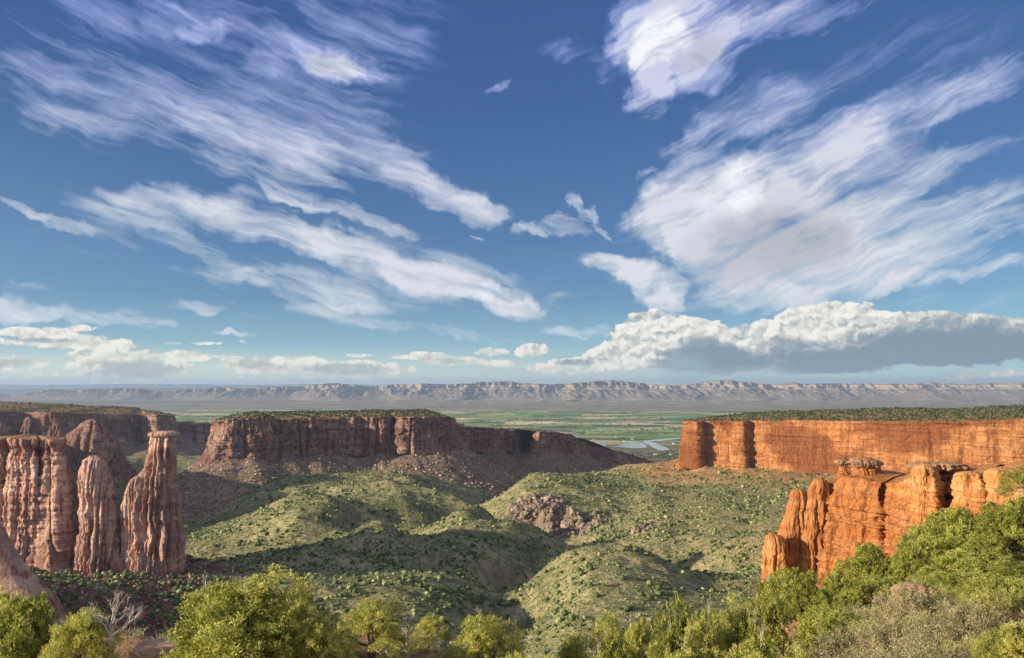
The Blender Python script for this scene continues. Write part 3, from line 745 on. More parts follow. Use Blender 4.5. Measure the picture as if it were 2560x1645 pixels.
# ---- the lower ridge running on from it, falling away to the right
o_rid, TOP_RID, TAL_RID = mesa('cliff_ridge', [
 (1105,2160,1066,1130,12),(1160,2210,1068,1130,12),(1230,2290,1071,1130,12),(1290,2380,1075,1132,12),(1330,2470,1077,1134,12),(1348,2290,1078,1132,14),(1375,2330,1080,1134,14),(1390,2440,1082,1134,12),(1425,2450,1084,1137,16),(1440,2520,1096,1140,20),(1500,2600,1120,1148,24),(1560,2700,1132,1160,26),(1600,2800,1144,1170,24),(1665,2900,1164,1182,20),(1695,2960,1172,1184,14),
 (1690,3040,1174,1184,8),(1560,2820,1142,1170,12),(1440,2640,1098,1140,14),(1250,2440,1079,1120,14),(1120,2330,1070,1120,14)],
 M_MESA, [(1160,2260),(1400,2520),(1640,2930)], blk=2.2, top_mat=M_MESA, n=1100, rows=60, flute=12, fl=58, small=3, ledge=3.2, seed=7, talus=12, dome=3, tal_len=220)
tag(o_rid, 'low red cliff ridge sloping down to the right from the end of the middle mesa', 'ridge')
# ---- mesa behind the left-hand towers
o_lef, TOP_LEF, _ = mesa('rim_mesa', [
 (-420,2300,1020,1120,14),(-200,2350,1024,1120,14),(0,2450,1029,1120,14),(60,2520,1030,1118,14),(130,2480,1031,1116,14),(200,2560,1033,1114,14),(300,2600,1035,1110,14),(350,2680,1036,1108,14),(390,2630,1037,1106,14),(424,2650,1037,1104,18),(434,2800,1038,1098,18),
 (420,3200,1034,1090,10),(200,3500,1028,1090,10),(-500,3500,1018,1090,10)],
 M_MESA, [(-350,2900),(350,2950)], n=1100, rows=60, flute=14, fl=70, small=3.2, ledge=2.6, seed=12, talus=24, dome=8, tal_len=190, tal_slope=.5)
tag(o_lef, 'far mesa with a dark wooded top behind the left-hand rock towers', 'mesa')
o_jag, _, _ = mesa('serrated_ridge', [
 (425,3080,1060,1104,14),(448,3050,1064,1106,14),(462,3060,1054,1106,14),(480,3100,1066,1108,14),(500,3090,1060,1108,14),(520,3130,1062,1108,14),(534,3120,1056,1108,14),(560,3160,1062,1108,14),(620,3200,1064,1108,14),
 (620,3400,1060,1104,10),(420,3400,1058,1100,10)],
 M_MESA, [(450,3230),(600,3300)], n=500, rows=40, flute=22, fl=50, small=5, ledge=2, seed=19, talus=20, dome=2, tal_len=170, tal_slope=.5)
tag(o_jag, 'low serrated cliff far off in the gap left of the middle mesa', 'ridge')
# ---- unseen mesa, added left of the frame to cast shade across the far hills
o_wes, _, _ = mesa('shade_mesa', [
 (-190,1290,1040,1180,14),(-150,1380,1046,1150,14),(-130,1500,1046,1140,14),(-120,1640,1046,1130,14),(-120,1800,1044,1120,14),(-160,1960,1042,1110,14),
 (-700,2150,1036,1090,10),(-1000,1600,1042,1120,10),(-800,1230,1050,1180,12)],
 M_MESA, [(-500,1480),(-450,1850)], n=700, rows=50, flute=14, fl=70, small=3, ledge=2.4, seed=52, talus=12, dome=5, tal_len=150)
tag(o_wes, 'unseen mesa added beyond the left edge to cast shade across the far hills', 'mesa')
# ---- the long sunlit mesa on the right
o_rig, TOP_RIG, TAL_RIG = mesa('sunlit_mesa', [
 (1712,1775,1053,1174,16),(1716,1745,1053,1173,18),(1742,1712,1052,1170,12),(1752,1716,1052,1170,10),(1757,1736,1052,1168,6),(1828,1705,1052,1180,7),(1838,1678,1052,1186,12),(1862,1662,1052,1190,10),(1872,1682,1052,1186,7),(1940,1645,1051,1187,6),(2082,1550,1051,1196,6),(2200,1480,1053,1202,6),(2300,1420,1054,1210,6),(2420,1365,1052,1215,6),(2450,1335,1051,1215,6),(2560,1300,1046,1222,6),(2750,1250,1042,1225,6),(3000,1200,1040,1230,8),(3300,1200,1036,1230,8),
 (3500,1900,1020,1100,10),(2560,2330,1019,1100,10),(2200,2400,1026,1100,10),(1900,2330,1037,1110,10),(1760,2050,1046,1130,10)],
 M_RED, [(1860,1980),(2300,1900),(3200,1600)], blk=1.3, n=2400, rows=110, flute=6.0, fl=90, small=1.8, ledge=2.4, seed=33, talus=17, tal_mat=M_TAL_R, dome=6, tal_len=130, tal_slope=.48)
tag(o_rig, 'long flat-topped mesa with a sheer sunlit orange wall on the right', 'mesa')

# ---- the towers on the left
o_but, TOP_BUT, _ = mesa('cliff_butte', [
 (-420,752,1098,1500,6),(-320,748,1098,1500,6),(-160,745,1098,1480,6),(-60,742,1098,1460,6),(0,744,1098,1460,6),(22,754,1097,1460,6),(40,742,1096,1462,7),(88,738,1096,1462,8),(100,750,1096,1462,10),(116,740,1096,1462,10),(146,742,1098,1450,16),(153,756,1098,1440,28),
 (152,780,1098,1430,26),(110,806,1096,1400,10),(-60,815,1096,1400,10),(-420,830,1096,1400,10)],
 M_TOWER, [(-250,765),(90,775)], blk=.8, n=1600, rows=170, flute=7.5, fl=26, small=1.3, ledge=.8, seed=41, cap=2.2, dome=1.5, top_mat=M_CAP, zl=.5, low=3)
tag(o_but, 'broad flat-topped rose sandstone butte cut by the left edge of the photo', 'butte')
spire('caprock', [(1092,-60,140),(1094,-120,152),(1102,-130,157),(1110,-125,156),(1117,-120,150)], 779, M_CAP, .42, 44, .05, 9, .05, 220, 26, 3.5, o_but, .05, True)
o_fin = spire('rock_fin', [(1143,220,250),(1150,209,262),(1170,203,268),(1205,200,276),(1250,203,288),(1300,202,300),(1360,196,306),(1440,186,316)], 742, M_TOWER, .9, 51, .30, 11, .05, 260, 200, blk=.07)
tag(o_fin, 'round-topped sandstone fin between the broad left butte and the capped tower', 'rock fin')
o_st = spire('rock_stub', [(1262,276,292),(1275,268,304),(1300,264,318),(1350,262,330),(1440,255,345)], 756, M_TOWER, .8, 54, .28, 9, .05, 200, 150, blk=.07)
tag(o_st, 'low sandstone stub joined to the right side of the round-topped fin', 'rock fin')
o_pil = spire('rock_tower', [(1090,378,441),(1110,375,441),(1130,372,441),(1150,367,441),(1174,360,441),(1186,351,442),(1200,341,442),(1230,331,443),(1260,328,446),(1300,327,451),(1345,322,455),(1380,318,458),(1440,310,462)], 748, M_TOWER, .8, 62, .30, 13, .05, 320, 260, blk=.07)
tag(o_pil, 'tall slender sandstone tower with a flat cap at its top', 'rock tower')
spire('caprock', [(1078,392,438),(1080,378,444),(1084,371,446),(1089,372,445),(1092,379,441),(1095,384,438)], 748, M_TOWER, .8, 65, .06, 5, .05, 160, 20, 2.4, o_pil, .04, True)
o = spire('shoulder', [(1192,336,352),(1200,326,356),(1230,314,356),(1262,304,350),(1300,302,346),(1330,306,344),(1380,306,350),(1430,300,352)], 740, M_TOWER, .8, 71, .26, 6, .06, 140, 110, 2.4, o_pil)
o = spire('flake', [(1228,440,446),(1236,438,452),(1300,438,455),(1340,440,460),(1352,440,464),(1372,440,460),(1400,436,454)], 748, M_TOWER, 1.2, 74, .16, 4, .06, 90, 70, 2.4, o_pil)
o = spire('rock_butte', [(1056,206,254),(1060,203,261),(1068,196,264),(1078,182,268),(1086,170,276),(1100,165,285),(1140,160,300),(1162,158,318),(1200,140,340)], 1500, M_MESA, .8, 81, .12, 7, .06, 180, 90, 2.6)
tag(o, 'purple stepped butte standing behind the round-topped fin', 'butte')
for i, (rows, lab) in enumerate([([(1044,66,76),(1048,62,82),(1060,60,88),(1075,54,96),(1110,46,106)], 'small pale cone-shaped spire rising behind the broad left butte'),
                  ([(1060,136,150),(1065,126,158),(1080,122,163),(1110,118,168)], 'stubby double-headed spire behind the right corner of the broad left butte'),
                  ([(1056,-6,4),(1066,-10,12),(1080,-14,20),(1110,-18,26)], 'small spire at the very left edge above the broad butte')]):
    tag(spire('rock_spire', rows, 1900, M_MESA, .8, 90+i, .2, 5, .07, 90, 50), lab, 'rock spire', 'small spires behind the left butte')
o = spire('slickrock_ramp', [(1290,-260,-12),(1330,-280,12),(1365,-300,34),(1400,-320,54),(1440,-330,88),(1470,-330,114),(1500,-330,142),(1560,-330,170),(1900,-360,230)], 400, M_TOWER, .25, 97, .05, 4, .03, 220, 120, 2.2)
tag(o, 'smooth pink slickrock ramp sloping down at the lower left edge', 'rock ramp')

# ---- the glowing butte on the right
o_nb, TOP_NB, _ = mesa('sandstone_butte', [
 (2035,243,1212,1560,4),(2055,236,1212,1570,5),(2078,232,1206,1570,6),(2095,229,1190,1570,7),(2130,224,1194,1560,7),(2180,219,1200,1540,7),(2195,216,1204,1540,6),(2202,219,1205,1530,5),(2250,210,1200,1520,4),(2290,203,1186,1490,3),(2335,198,1178,1490,2),(2352,206,1184,1380,2),(2380,204,1186,1360,2),(2400,197,1190,1350,1.5),(2450,190,1190,1340,1.5),(2462,198,1190,1340,1.5),(2480,189,1186,1340,1.5),(2540,182,1184,1340,1.5),(2640,176,1180,1340,2),(2900,170,1170,1340,2),
 (2950,215,1170,1340,2),(2500,232,1180,1300,2),(2250,250,1192,1300,2),(2090,262,1205,1350,2)],
 M_BUTTE, [(2095,245),(2300,228),(2850,195)], blk=.5, n=1700, rows=190, flute=2.0, fl=12, small=.7, ledge=.95, seed=105, cap=.2, dome=.8, rnd=1.6, zl=.28, top_mat=M_BUTTE, low=1.5,
 holes=[(2047,1280,4.5,1.2),(2078,1286,5,1.4),(2103,1294,4,1.1),(2117,1292,4.5,1.2),(2042,1252,11,1.6),(2150,1252,9,.6),(2088,1262,3,.8),(2140,1305,3,.8),(2192,1300,9,1.4),(2264,1265,5,.7),(2230,1320,4,.6)])
tag(o_nb, 'glowing orange sandstone butte of rounded fins and capped knobs on the right', 'butte')
for nm, rows, D, mt, ra, sd, gr, pw, tf in [
 ('rock_column', [(1197,2042,2060),(1202,2032,2069),(1225,2020,2075),(1250,2018,2076),(1280,2010,2072),(1330,2002,2064),(1400,1988,2056),(1500,1975,2050),(1680,1970,2050)], 234, M_BUTTE, .9, 111, .16, 2.3, False),
 ('rock_column', [(1224,1985,2006),(1229,1977,2015),(1250,1972,2018),(1280,1966,2015),(1320,1950,2012),(1342,1942,2010),(1400,1940,2006),(1500,1930,2002),(1680,1925,2002)], 236, M_BUTTE, .9, 113, .14, 2.3, False),
 ('rock_column', [(1334,1920,1938),(1340,1914,1955),(1352,1910,1966),(1380,1906,1970),(1430,1904,1973),(1540,1900,1978),(1700,1898,1980)], 230, M_BUTTE, .8, 117, .18, 2.5, False),
 ('neck', [(1160,2095,2116),(1170,2098,2115),(1180,2096,2118),(1196,2084,2132)], 233, M_BUTTE, 1, 119, .08, 2.2, True),
 ('cap_rock', [(1149,2095,2116),(1152,2088,2123),(1159,2087,2124),(1165,2096,2116)], 233, M_CAP, 1, 121, .1, 2.4, True),
 ('neck', [(1158,2132,2200),(1170,2136,2200),(1184,2134,2206),(1205,2118,2226)], 229, M_BUTTE, .9, 123, .12, 2.3, True),
 ('cap_rock', [(1145,2134,2178),(1149,2124,2194),(1157,2121,2205),(1163,2126,2203),(1168,2134,2196)], 229, M_CAP, .9, 127, .1, 2.6, True),
 ('knob', [(1164,2292,2328),(1172,2282,2340),(1200,2278,2345),(1240,2286,2343),(1300,2276,2347),(1420,2270,2350)], 202, M_BUTTE, .9, 131, .12, 2.3, False),
 ('ledge', [(1157,2280,2395),(1161,2266,2420),(1169,2268,2426),(1176,2290,2412)], 206, M_CAP, .5, 133, .1, 3, True),
 ('block', [(1182,2397,2448),(1188,2386,2456),(1224,2386,2457),(1230,2393,2452),(1262,2386,2460),(1340,2380,2462)], 194, M_BUTTE, .8, 137, .06, 4, False),
 ('block', [(1172,2480,2528),(1180,2468,2546),(1215,2467,2550),(1222,2472,2548),(1262,2466,2560),(1340,2462,2562)], 187, M_BUTTE, .8, 139, .06, 4, False)]:
    slab = nm in ('cap_rock', 'ledge')
    spire(nm, rows, D, mt, ra, sd, gr*(2.0 if slab else 1.25), 9 if slab else 6, .13 if slab else .07, 200, 40 if slab else 130, pw, o_nb, .05 if slab else .03, tf, 0.0, .13 if slab else .085)

# ================================================================== the rim we stand on
_RC = [(1280,-6,10),(400,-6.3,10),(-1200,-7.2,10),(2000,-5.6,10),(2560,-5.0,10),(3400,-4.2,10),(3000,-5,16),(2000,-6.6,14),(2560,-5.6,13),
 (-1200,-7,6),(400,-5.5,6),(1280,-5.6,6),(2000,-4.6,6),(3400,-4.2,6),(-1200,-8,16),(0,-7.6,15),(370,-7.0,19),(900,-7.3,19),(1500,-9.5,20),(1900,-8.6,20),
 (370,-7.65,24),(890,-7.9,25),(-800,-9,25),(0,-9.2,25),(1300,-10.2,24),(600,-8.6,24),(1050,-8.3,25),(1650,-11.5,27),(1850,-11,27),
 (300,-10,31),(900,-10,31),(1300,-14,31),(1750,-15,33),(0,-12,31),(-800,-14,33),(600,-11,31),
 (300,-30,50),(900,-32,50),(1400,-34,50),(1750,-28,50),(0,-28,50),(-800,-26,50),
 (1930,-14.4,45),(1980,-12.4,38),(2080,-14.4,46),(2180,-15.4,58),(2300,-14.6,56),(2400,-13.9,62),(2500,-12.4,62),(2600,-11.2,62),(2800,-8.0,66),(3400,0,70),
 (2250,-10.3,38),(2440,-9.9,38),(2600,-8.6,34),(3400,-3,36),(2100,-9.6,30),(2050,-8.6,24),(2250,-7.9,24),(2400,-7.5,24),(2560,-7.0,24),(2280,-6.7,17),(2560,-5.9,16),(2100,-7.5,18),(3400,-3.5,18),
 (1980,-30,75),(2150,-22,85),(2350,-21,90),(2550,-17,95),(2900,-9,95),(3500,-3,95),
 (1900,-58,140),(2050,-50,140),(2250,-40,140),(2500,-30,145),(2800,-24,145),(3600,-12,145),
 (2000,-66,205),(2200,-55,200),(2400,-42,192),(2560,-34,185),(2900,-28,180),(3600,-25,200),(1900,-80,210),
 (900,-75,90),(1500,-75,90),(300,-70,90),(-900,-70,90),(900,-130,200),(1500,-130,200),(300,-120,200),(-900,-120,200),(2200,-95,260),(2600,-80,260),(3600,-70,260),(1900,-115,260)]
_r = np.array(_RC, float); rim_f = tps(uv_of(_r[:, 0], _r[:, 2]), _r[:, 1], 1e-3)
def rim_z(x, y):
    x = np.atleast_1d(np.asarray(x, float)); y = np.atleast_1d(np.asarray(y, float))
    z = rim_f(uv_of(1280+x/y*F, y))
    k = sst(y, 40, 120)
    return z+.22*fbm(x/3, y/3, 1, 4)+.5*pn(x/9, y/9, 3)*sst(y, 5, 20)+k*(2.5*ridg(x/22, y/22, 2, 4)-1)+CZ
def build_rim():
    px = np.arange(-1300, 3900, 10.0); D = 4*np.exp(np.arange(0, np.log(262/4), .011))
    PX, DD = np.meshgrid(px, D); X = (PX-1280)/F*DD; Z = rim_z(X.ravel(), DD.ravel()).reshape(X.shape)
    m, b = new_mat('rim soil', .95, .05); p = geo()
    d = noi(p, .6, 6, .65); f = noi(p, 7, 5, .7)
    c = ramp(d*.55+f*.45, [(.36, (.13,.10,.05)), (.47, (.26,.16,.09)), (.55, (.42,.27,.17)), (.68, (.55,.40,.28))])
    c = cmix(ssm(sepx(p)[1], 36, 60, 0, .7), c, ramp(noi(p, .35, 6, .65), [(.4, (.08,.09,.03)), (.55, (.22,.18,.08)), (.65, (.42,.24,.12))]))
    S.put(b.inputs['Base Color'], c); bump(b, d*3+f, .12)
    tag(mesh_np('rim_ground', np.stack([X, DD, Z], -1).reshape(-1, 3), grid_faces(*X.shape)[:, ::-1], m, True), kind='structure')
build_rim()

# ================================================================== vegetation
def leaf_mat(name, stops, trans=.35, rough=.65):
    m = bpy.data.materials.new(name); m.use_nodes = True; T = m.node_tree; T.nodes.clear(); S.T = T
    at = T.nodes.new('ShaderNodeAttribute'); at.attribute_name = 'v'
    oi = T.nodes.new('ShaderNodeObjectInfo')
    v = S(at.outputs['Fac'])+(S(oi.outputs['Random'])-.5)*.12
    c = ramp(v, stops)
    d = T.nodes.new('ShaderNodeBsdfPrincipled'); d.inputs['Roughness'].default_value = rough; d.inputs['Specular IOR Level'].default_value = .15
    S.put(d.inputs['Base Color'], c)
    o = T.nodes.new('ShaderNodeOutputMaterial')
    if trans:
        t = T.nodes.new('ShaderNodeBsdfTranslucent'); S.put(t.inputs[0], c)
        x = T.nodes.new('ShaderNodeMixShader'); x.inputs[0].default_value = trans
        T.links.new(d.outputs[0], x.inputs[1]); T.links.new(t.outputs[0], x.inputs[2]); T.links.new(x.outputs[0], o.inputs[0])
    else: T.links.new(d.outputs[0], o.inputs[0])
    return m
M_SHRUB = leaf_mat('scrub foliage', [(0, (.035,.055,.022)), (.40, (.085,.125,.045)), (.72, (.19,.24,.09)), (1, (.34,.38,.17))], 0, .9)
M_WOOD_TOP = leaf_mat('mesa woodland foliage', [(0, (.018,.03,.012)), (.6, (.05,.075,.03)), (1, (.11,.13,.06))], 0, .9)
M_STONE = leaf_mat('loose boulders', [(0, (.16,.10,.08)), (.5, (.34,.24,.19)), (1, (.60,.50,.42))], 0, .9)
M_STONE_R = leaf_mat('loose orange boulders', [(0, (.24,.13,.07)), (.5, (.44,.25,.13)), (1, (.62,.42,.26))], 0, .9)

M_CRAG = leaf_mat('purple-brown crag rock', [(0, (.10,.075,.065)), (.5, (.22,.165,.14)), (1, (.42,.33,.28))], 0, .9)
def ico(sub):
    t = (1+5**.5)/2
    v = np.array([(-1,t,0),(1,t,0),(-1,-t,0),(1,-t,0),(0,-1,t),(0,1,t),(0,-1,-t),(0,1,-t),(t,0,-1),(t,0,1),(-t,0,-1),(-t,0,1)], float)
    f = [(0,11,5),(0,5,1),(0,1,7),(0,7,10),(0,10,11),(1,5,9),(5,11,4),(11,10,2),(10,7,6),(7,1,8),(3,9,4),(3,4,2),(3,2,6),(3,6,8),(3,8,9),(4,9,5),(2,4,11),(6,2,10),(8,6,7),(9,8,1)]
    v = list(v/np.linalg.norm(v[0]))
    for _ in range(sub):
        c = {}; nf = []
        def mid(a, b):
            k = (min(a, b), max(a, b))
            if k not in c:
                q = v[a]+v[b]; v.append(q/np.linalg.norm(q)); c[k] = len(v)-1
            return c[k]
        for a, b, d in f:
            ab, bd, da = mid(a, b), mid(b, d), mid(d, a); nf += [(a,ab,da),(b,bd,ab),(d,da,bd),(ab,bd,da)]
        f = nf
    return np.array(v), np.array(f)
I0, I1, I2 = ico(0), ico(1), ico(2)

def scatter(name, pts, size, base, mat, squash=.75, jit=.28, seed=0, vrange=(0, 1), up=.3, parent=None, smooth=False):
    """one lumpy solid of leaves or stone per point, all in one mesh"""
    r = np.random.default_rng(seed); bv, bf = base; n = len(pts); k = len(bv)
    out = np.empty((n, k, 3), np.float32)
    a = r.uniform(0, 2*np.pi, n); ca, sa = np.cos(a)[:, None], np.sin(a)[:, None]
    s = size[:, None]/2
    rad = 1+r.normal(0, jit, (n, k)).clip(-.55, .7)
    vx, vy, vz = [(bv[:, i][None]*rad) for i in range(3)]
    ex = r.uniform(.8, 1.25, (n, 1))
    x = (vx*ca*ex-vy*sa)*s; y = (vx*sa*ex+vy*ca)*s; z = vz*s*squash*r.uniform(.75, 1.3, (n, 1))
    out[..., 0] = pts[:, 0:1]+x; out[..., 1] = pts[:, 1:2]+y; out[..., 2] = pts[:, 2:3]+z+s*up*2*squash
    Fc = (bf[None]+(np.arange(n)*k)[:, None, None]).reshape(-1, 3)
    vv = np.repeat(r.uniform(vrange[0], vrange[1], n), len(bf))+r.normal(0, .08, n*len(bf))
    return mesh_np(name, out.reshape(-1, 3), Fc, mat, smooth, parent, {'v': ('FACE', np.clip(vv, 0, 1))})

# which parts of the canyon floor can be seen at all
_D = CANYON[:, 0, 1]; ANG = (CANYON[..., 2]+1.5-CZ)/CANYON[..., 1]
RUN = np.maximum.accumulate(ANG, 0); VIS = ANG > RUN-.0035
def canyon_sample(n, d0, d1, p0=-60, p1=2620, seed=0, dens=None):
    r = np.random.default_rng(seed)
    px = r.uniform(p0, p1, n); D = np.sqrt(r.uniform(d0**2, d1**2, n))
    ci = ((px+900)/6).clip(0, CANYON.shape[1]-2).astype(int); ri = (np.log(D/130)/.0062).clip(0, CANYON.shape[0]-2).astype(int)
    ok = VIS[ri, ci]
    x = (px-1280)/F*D
    if dens is not None: ok &= r.uniform(0, 1, n) < dens(x, D)
    x, D = x[ok], D[ok]
    return np.stack([x, D, canyon_z(x, D)], 1)
def clumpy(x, y): return sst(fbm(x/38, y/38, 8, 4)+.3*fbm(x/220, y/220, 2, 3)-.45*(ridg(x/95+.3*pn(x/60, y/60), y/72, 4.1, 4)-.35), -.26, .30)*.92+.08
def sizes(n, a, b, seed):
    r = np.random.default_rng(seed); s = a+(b-a)*r.power(.5, n); k = r.uniform(0, 1, n) < .05; s[k] *= 1.5; return s
def far_of(pts): return pts[:, 1]
def inframe(p, lo=0, hi=2560, top=0, bot=1600):
    px = 1280+p[:, 0]/p[:, 1]*F; py = HY-(p[:, 2]-CZ)/p[:, 1]*F
    return (px > lo) & (px < hi) & (py > top) & (py < bot), px, py

# nearest shrubs: one object each
near = canyon_sample(9000, 480, 900, seed=21, dens=clumpy)
ok, npx, npy = inframe(near, 180, 1840, 1300, 1560)
cand = np.where(ok)[0]; sz = rng.uniform(2.2, 5.2, len(near))
sel = cand[np.argsort(-(sz[cand]/near[cand, 1]))[:290]]
mask = np.zeros(len(near), bool); mask[sel] = True
protos = []
for i in range(6):
    bv, bf = I2; r = np.random.default_rng(60+i)
    rad = 1+.30*fbm(bv[:, 0]*2.1+i*7, bv[:, 1]*2.1, bv[:, 2]*2.1, 3)*1.6+r.normal(0, .11, len(bv))
    V = bv*rad[:, None]*np.array([.5, .5, .42])+np.array([0, 0, .34])
    o = mesh_np('juniper_shrub', V, bf, M_SHRUB, False, None, {'v': ('FACE', np.clip(r.uniform(.25, .9)+r.normal(0, .14, len(bf)), 0, 1))})
    protos.append(o)
used = [False]*6
for q, i in enumerate(sel):
    k = q % 6
    o = protos[k] if not used[k] else protos[k].copy()
    if used[k]: SC.collection.objects.link(o)
    used[k] = True
    o.location = tuple(near[i]-np.array([0, 0, .3])); o.rotation_euler = (0, 0, float(rng.uniform(0, 6.28))); s = float(sz[i]); o.scale = (s, s, s*float(rng.uniform(.8, 1.15)))
    tag(o, 'round green juniper shrub dotted over the nearer slopes of the canyon floor', 'shrub', 'juniper shrubs on the canyon floor')
rest = near[~mask]; rs = sz[~mask]
mid = canyon_sample(75000, 800, 1900, seed=22, dens=clumpy)
far = canyon_sample(20000, 1800, 3200, seed=23, dens=clumpy)
low = canyon_sample(150000, 480, 1700, seed=24)
A = np.concatenate([rest, mid, far, low]); SZ = np.concatenate([rs, sizes(len(mid), 1.3, 5.6, 1), sizes(len(far), 2, 6, 2), sizes(len(low), .5, 1.9, 3)])
tag(scatter('canyon_scrub', A, SZ, I1 if len(A) < 30000 else I0, M_SHRUB, seed=31, jit=.22), 'dense green scrub covering the hills of the canyon floor', 'scrub', kind='stuff')

def grid_sample(G, n, seed, r0=0, r1=None, front=None):
    """points spread over a grid surface"""
    r = np.random.default_rng(seed); r1 = r1 or G.shape[0]-1
    i = r.uniform(r0, r1-1e-3, n); 
    a, b, c = G[:-1, :], G[1:, :], np.roll(G, -1, 1)[:-1]
    ar = np.linalg.norm(np.cross(b-a, c-a), axis=2)[r0:r1]
    w = (ar/ar.sum()).ravel(); k = r.choice(len(w), n, p=w); ri, ci = np.divmod(k, G.shape[1]); ri += r0
    u, v = r.uniform(0, 1, (2, n, 1)); cj = (ci+1) % G.shape[1]
    p = (G[ri, ci]*(1-u)*(1-v)+G[ri+1, ci]*u*(1-v)+G[ri, cj]*(1-u)*v+G[ri+1, cj]*u*v)
    if front is not None: p = p[front(p)]
    return p
def inview(p):
    px = 1280+p[:, 0]/p[:, 1]*F; return (px > -80) & (px < 2640)
for nm, G, n, lab, sd in (('mesa_woodland', TOP_MID, 5200, 'dark low woodland on top of the middle mesa', 1), ('mesa_woodland', TOP_RIG, 15000, 'dark low woodland along the top of the long sunlit mesa', 2),
                      ('mesa_woodland', TOP_LEF, 6000, 'dark low woodland on top of the far left mesa', 3), ('mesa_woodland', TOP_RID, 260, 'sparse dark trees along the top of the low sloping ridge', 4)):
    p = grid_sample(G, n, sd, 1, None, inview); r = np.random.default_rng(sd)
    keep = r.uniform(0, 1, len(p)) < .25+.75*sst(fbm(p[:, 0]/30, p[:, 1]/30, 1, 3), -.5, .2); p = p[keep]
    tag(scatter(nm, p, r.uniform(2.2, 5.2, len(p)), I0, M_WOOD_TOP, .85, .25, sd), lab, 'woodland', kind='stuff')
def faces_us(p): return inview(p)
for nm, G, n, m, lab, sd, s0, s1, ymax in (('scree_boulders', TAL_MID, 13000, M_STONE, 'pale boulders strewn down the scree below the middle mesa', 11, 1.2, 7, 2080),
                        ('scree_boulders', TAL_RID, 8000, M_STONE, 'pale boulders on the scree below the low sloping ridge', 12, 1.2, 6.5, 2800),
                        ('scree_boulders', TAL_RIG, 34000, M_STONE_R, 'orange boulders on the slope below the sunlit mesa', 13, .7, 3.4, 1800)):
    near_side = lambda p: faces_us(p) & (p[:, 1] < ymax)
    p = grid_sample(G, n, sd, 1, None, near_side); r = np.random.default_rng(sd)
    tag(scatter(nm, p, s0+(s1-s0)*r.power(.35, len(p)), I0, m, .8, .28, sd, (0, 1), .15), lab, 'boulders', kind='stuff')
    q = grid_sample(G, int(n*.8), sd+50, 6, None, near_side)
    tag(scatter('slope_scrub', q, r.uniform(1.6, 4.2, len(q)), I0, M_SHRUB, .75, .22, sd+9), lab.replace('pale boulders strewn down', 'green scrub dotted over').replace('pale boulders', 'green scrub').replace('orange boulders', 'green scrub'), 'scrub', kind='stuff')
# boulders on the red slope under the towers and along the plateau
p = canyon_sample(2600, 520, 860, 120, 660, seed=41); r = np.random.default_rng(41)
tag(scatter('fallen_rocks', p, .5+2.6*r.power(.3, len(p)), I0, M_STONE, .8, .3, 42, (0, 1), .1), 'pinkish fallen rocks scattered on the dark slope under the left towers', 'rocks', kind='stuff')
p = canyon_sample(7000, 800, 1700, 1000, 2100, seed=43)
tag(scatter('plateau_rocks', p, .5+2.2*np.random.default_rng(5).power(.3, len(p)), I0, M_STONE, .7, .3, 44, (.2, .9), .1), 'small tan rocks scattered over the sunlit plateau on the right of the canyon', 'rocks', kind='stuff')

p = canyon_sample(60000, 1040, 1330, 1150, 1700, seed=45, dens=lambda x, y: sst(crag_mask(x, y)+.25*fbm(x/25, y/25, 2, 3), .30, .75)*.36)
tag(scatter('broken_crags', p, 1.5+8*np.random.default_rng(6).power(.45, len(p)), I0, M_CRAG, 1.15, .32, 46, (0, .8), .05), 'broken purple-brown crags along the edge of the right-hand plateau', 'crags', kind='stuff')

# ------------------------------------------------------------------ the farmland's trees and houses
def plain_pts(n, seed, pmin, pmax, y0, y1):
    r = np.random.default_rng(seed); py = r.uniform(y0, y1, n)**1; D = CZ*F/(py-HY); px = r.uniform(pmin, pmax, n)
    return np.stack([(px-1280)/F*D, D, np.zeros(n)], 1), D
p, D = plain_pts(8000, 51, 380, 1760, 1000, 1150)
k = sst(ridg(p[:, 0]/900, p[:, 1]/900, 4, 3), -.15, .45)*.9+.06; k *= 1
keep = np.random.default_rng(52).uniform(0, 1, len(p)) < k; p = p[keep]; _px = 1280+p[:, 0]/p[:, 1]*F; _py = HY+CZ*F/p[:, 1]; p = p[~((_px > 1425) & (_px < 1710) & (_py > 1088) & (_py < 1130))]
ln = np.random.default_rng(53).uniform(0, 1, len(p)) < .45
p[ln, 1] = np.round(p[ln, 1]/210)*210+np.random.default_rng(54).normal(0, 6, ln.sum())
z_ = np.where(p[:, 1] > 12000, (p[:, 1]-12000)*.0042, 0); p[:, 2] = z_
tag(scatter('farmland_trees', p, np.random.default_rng(55).uniform(8, 18, len(p)), I0, M_WOOD_TOP, .6, .25, 56, (.2, 1)), 'dark tree rows and groves across the green valley farmland', 'trees', kind='stuff')
hm, hb = new_mat('white farmhouse wall', .7, .2); S.put(hb.inputs['Base Color'], (.75,.73,.70,1))
rm, rb = new_mat('grey farmhouse roof', .7, .2); S.put(rb.inputs['Base Color'], (.40,.38,.38,1))
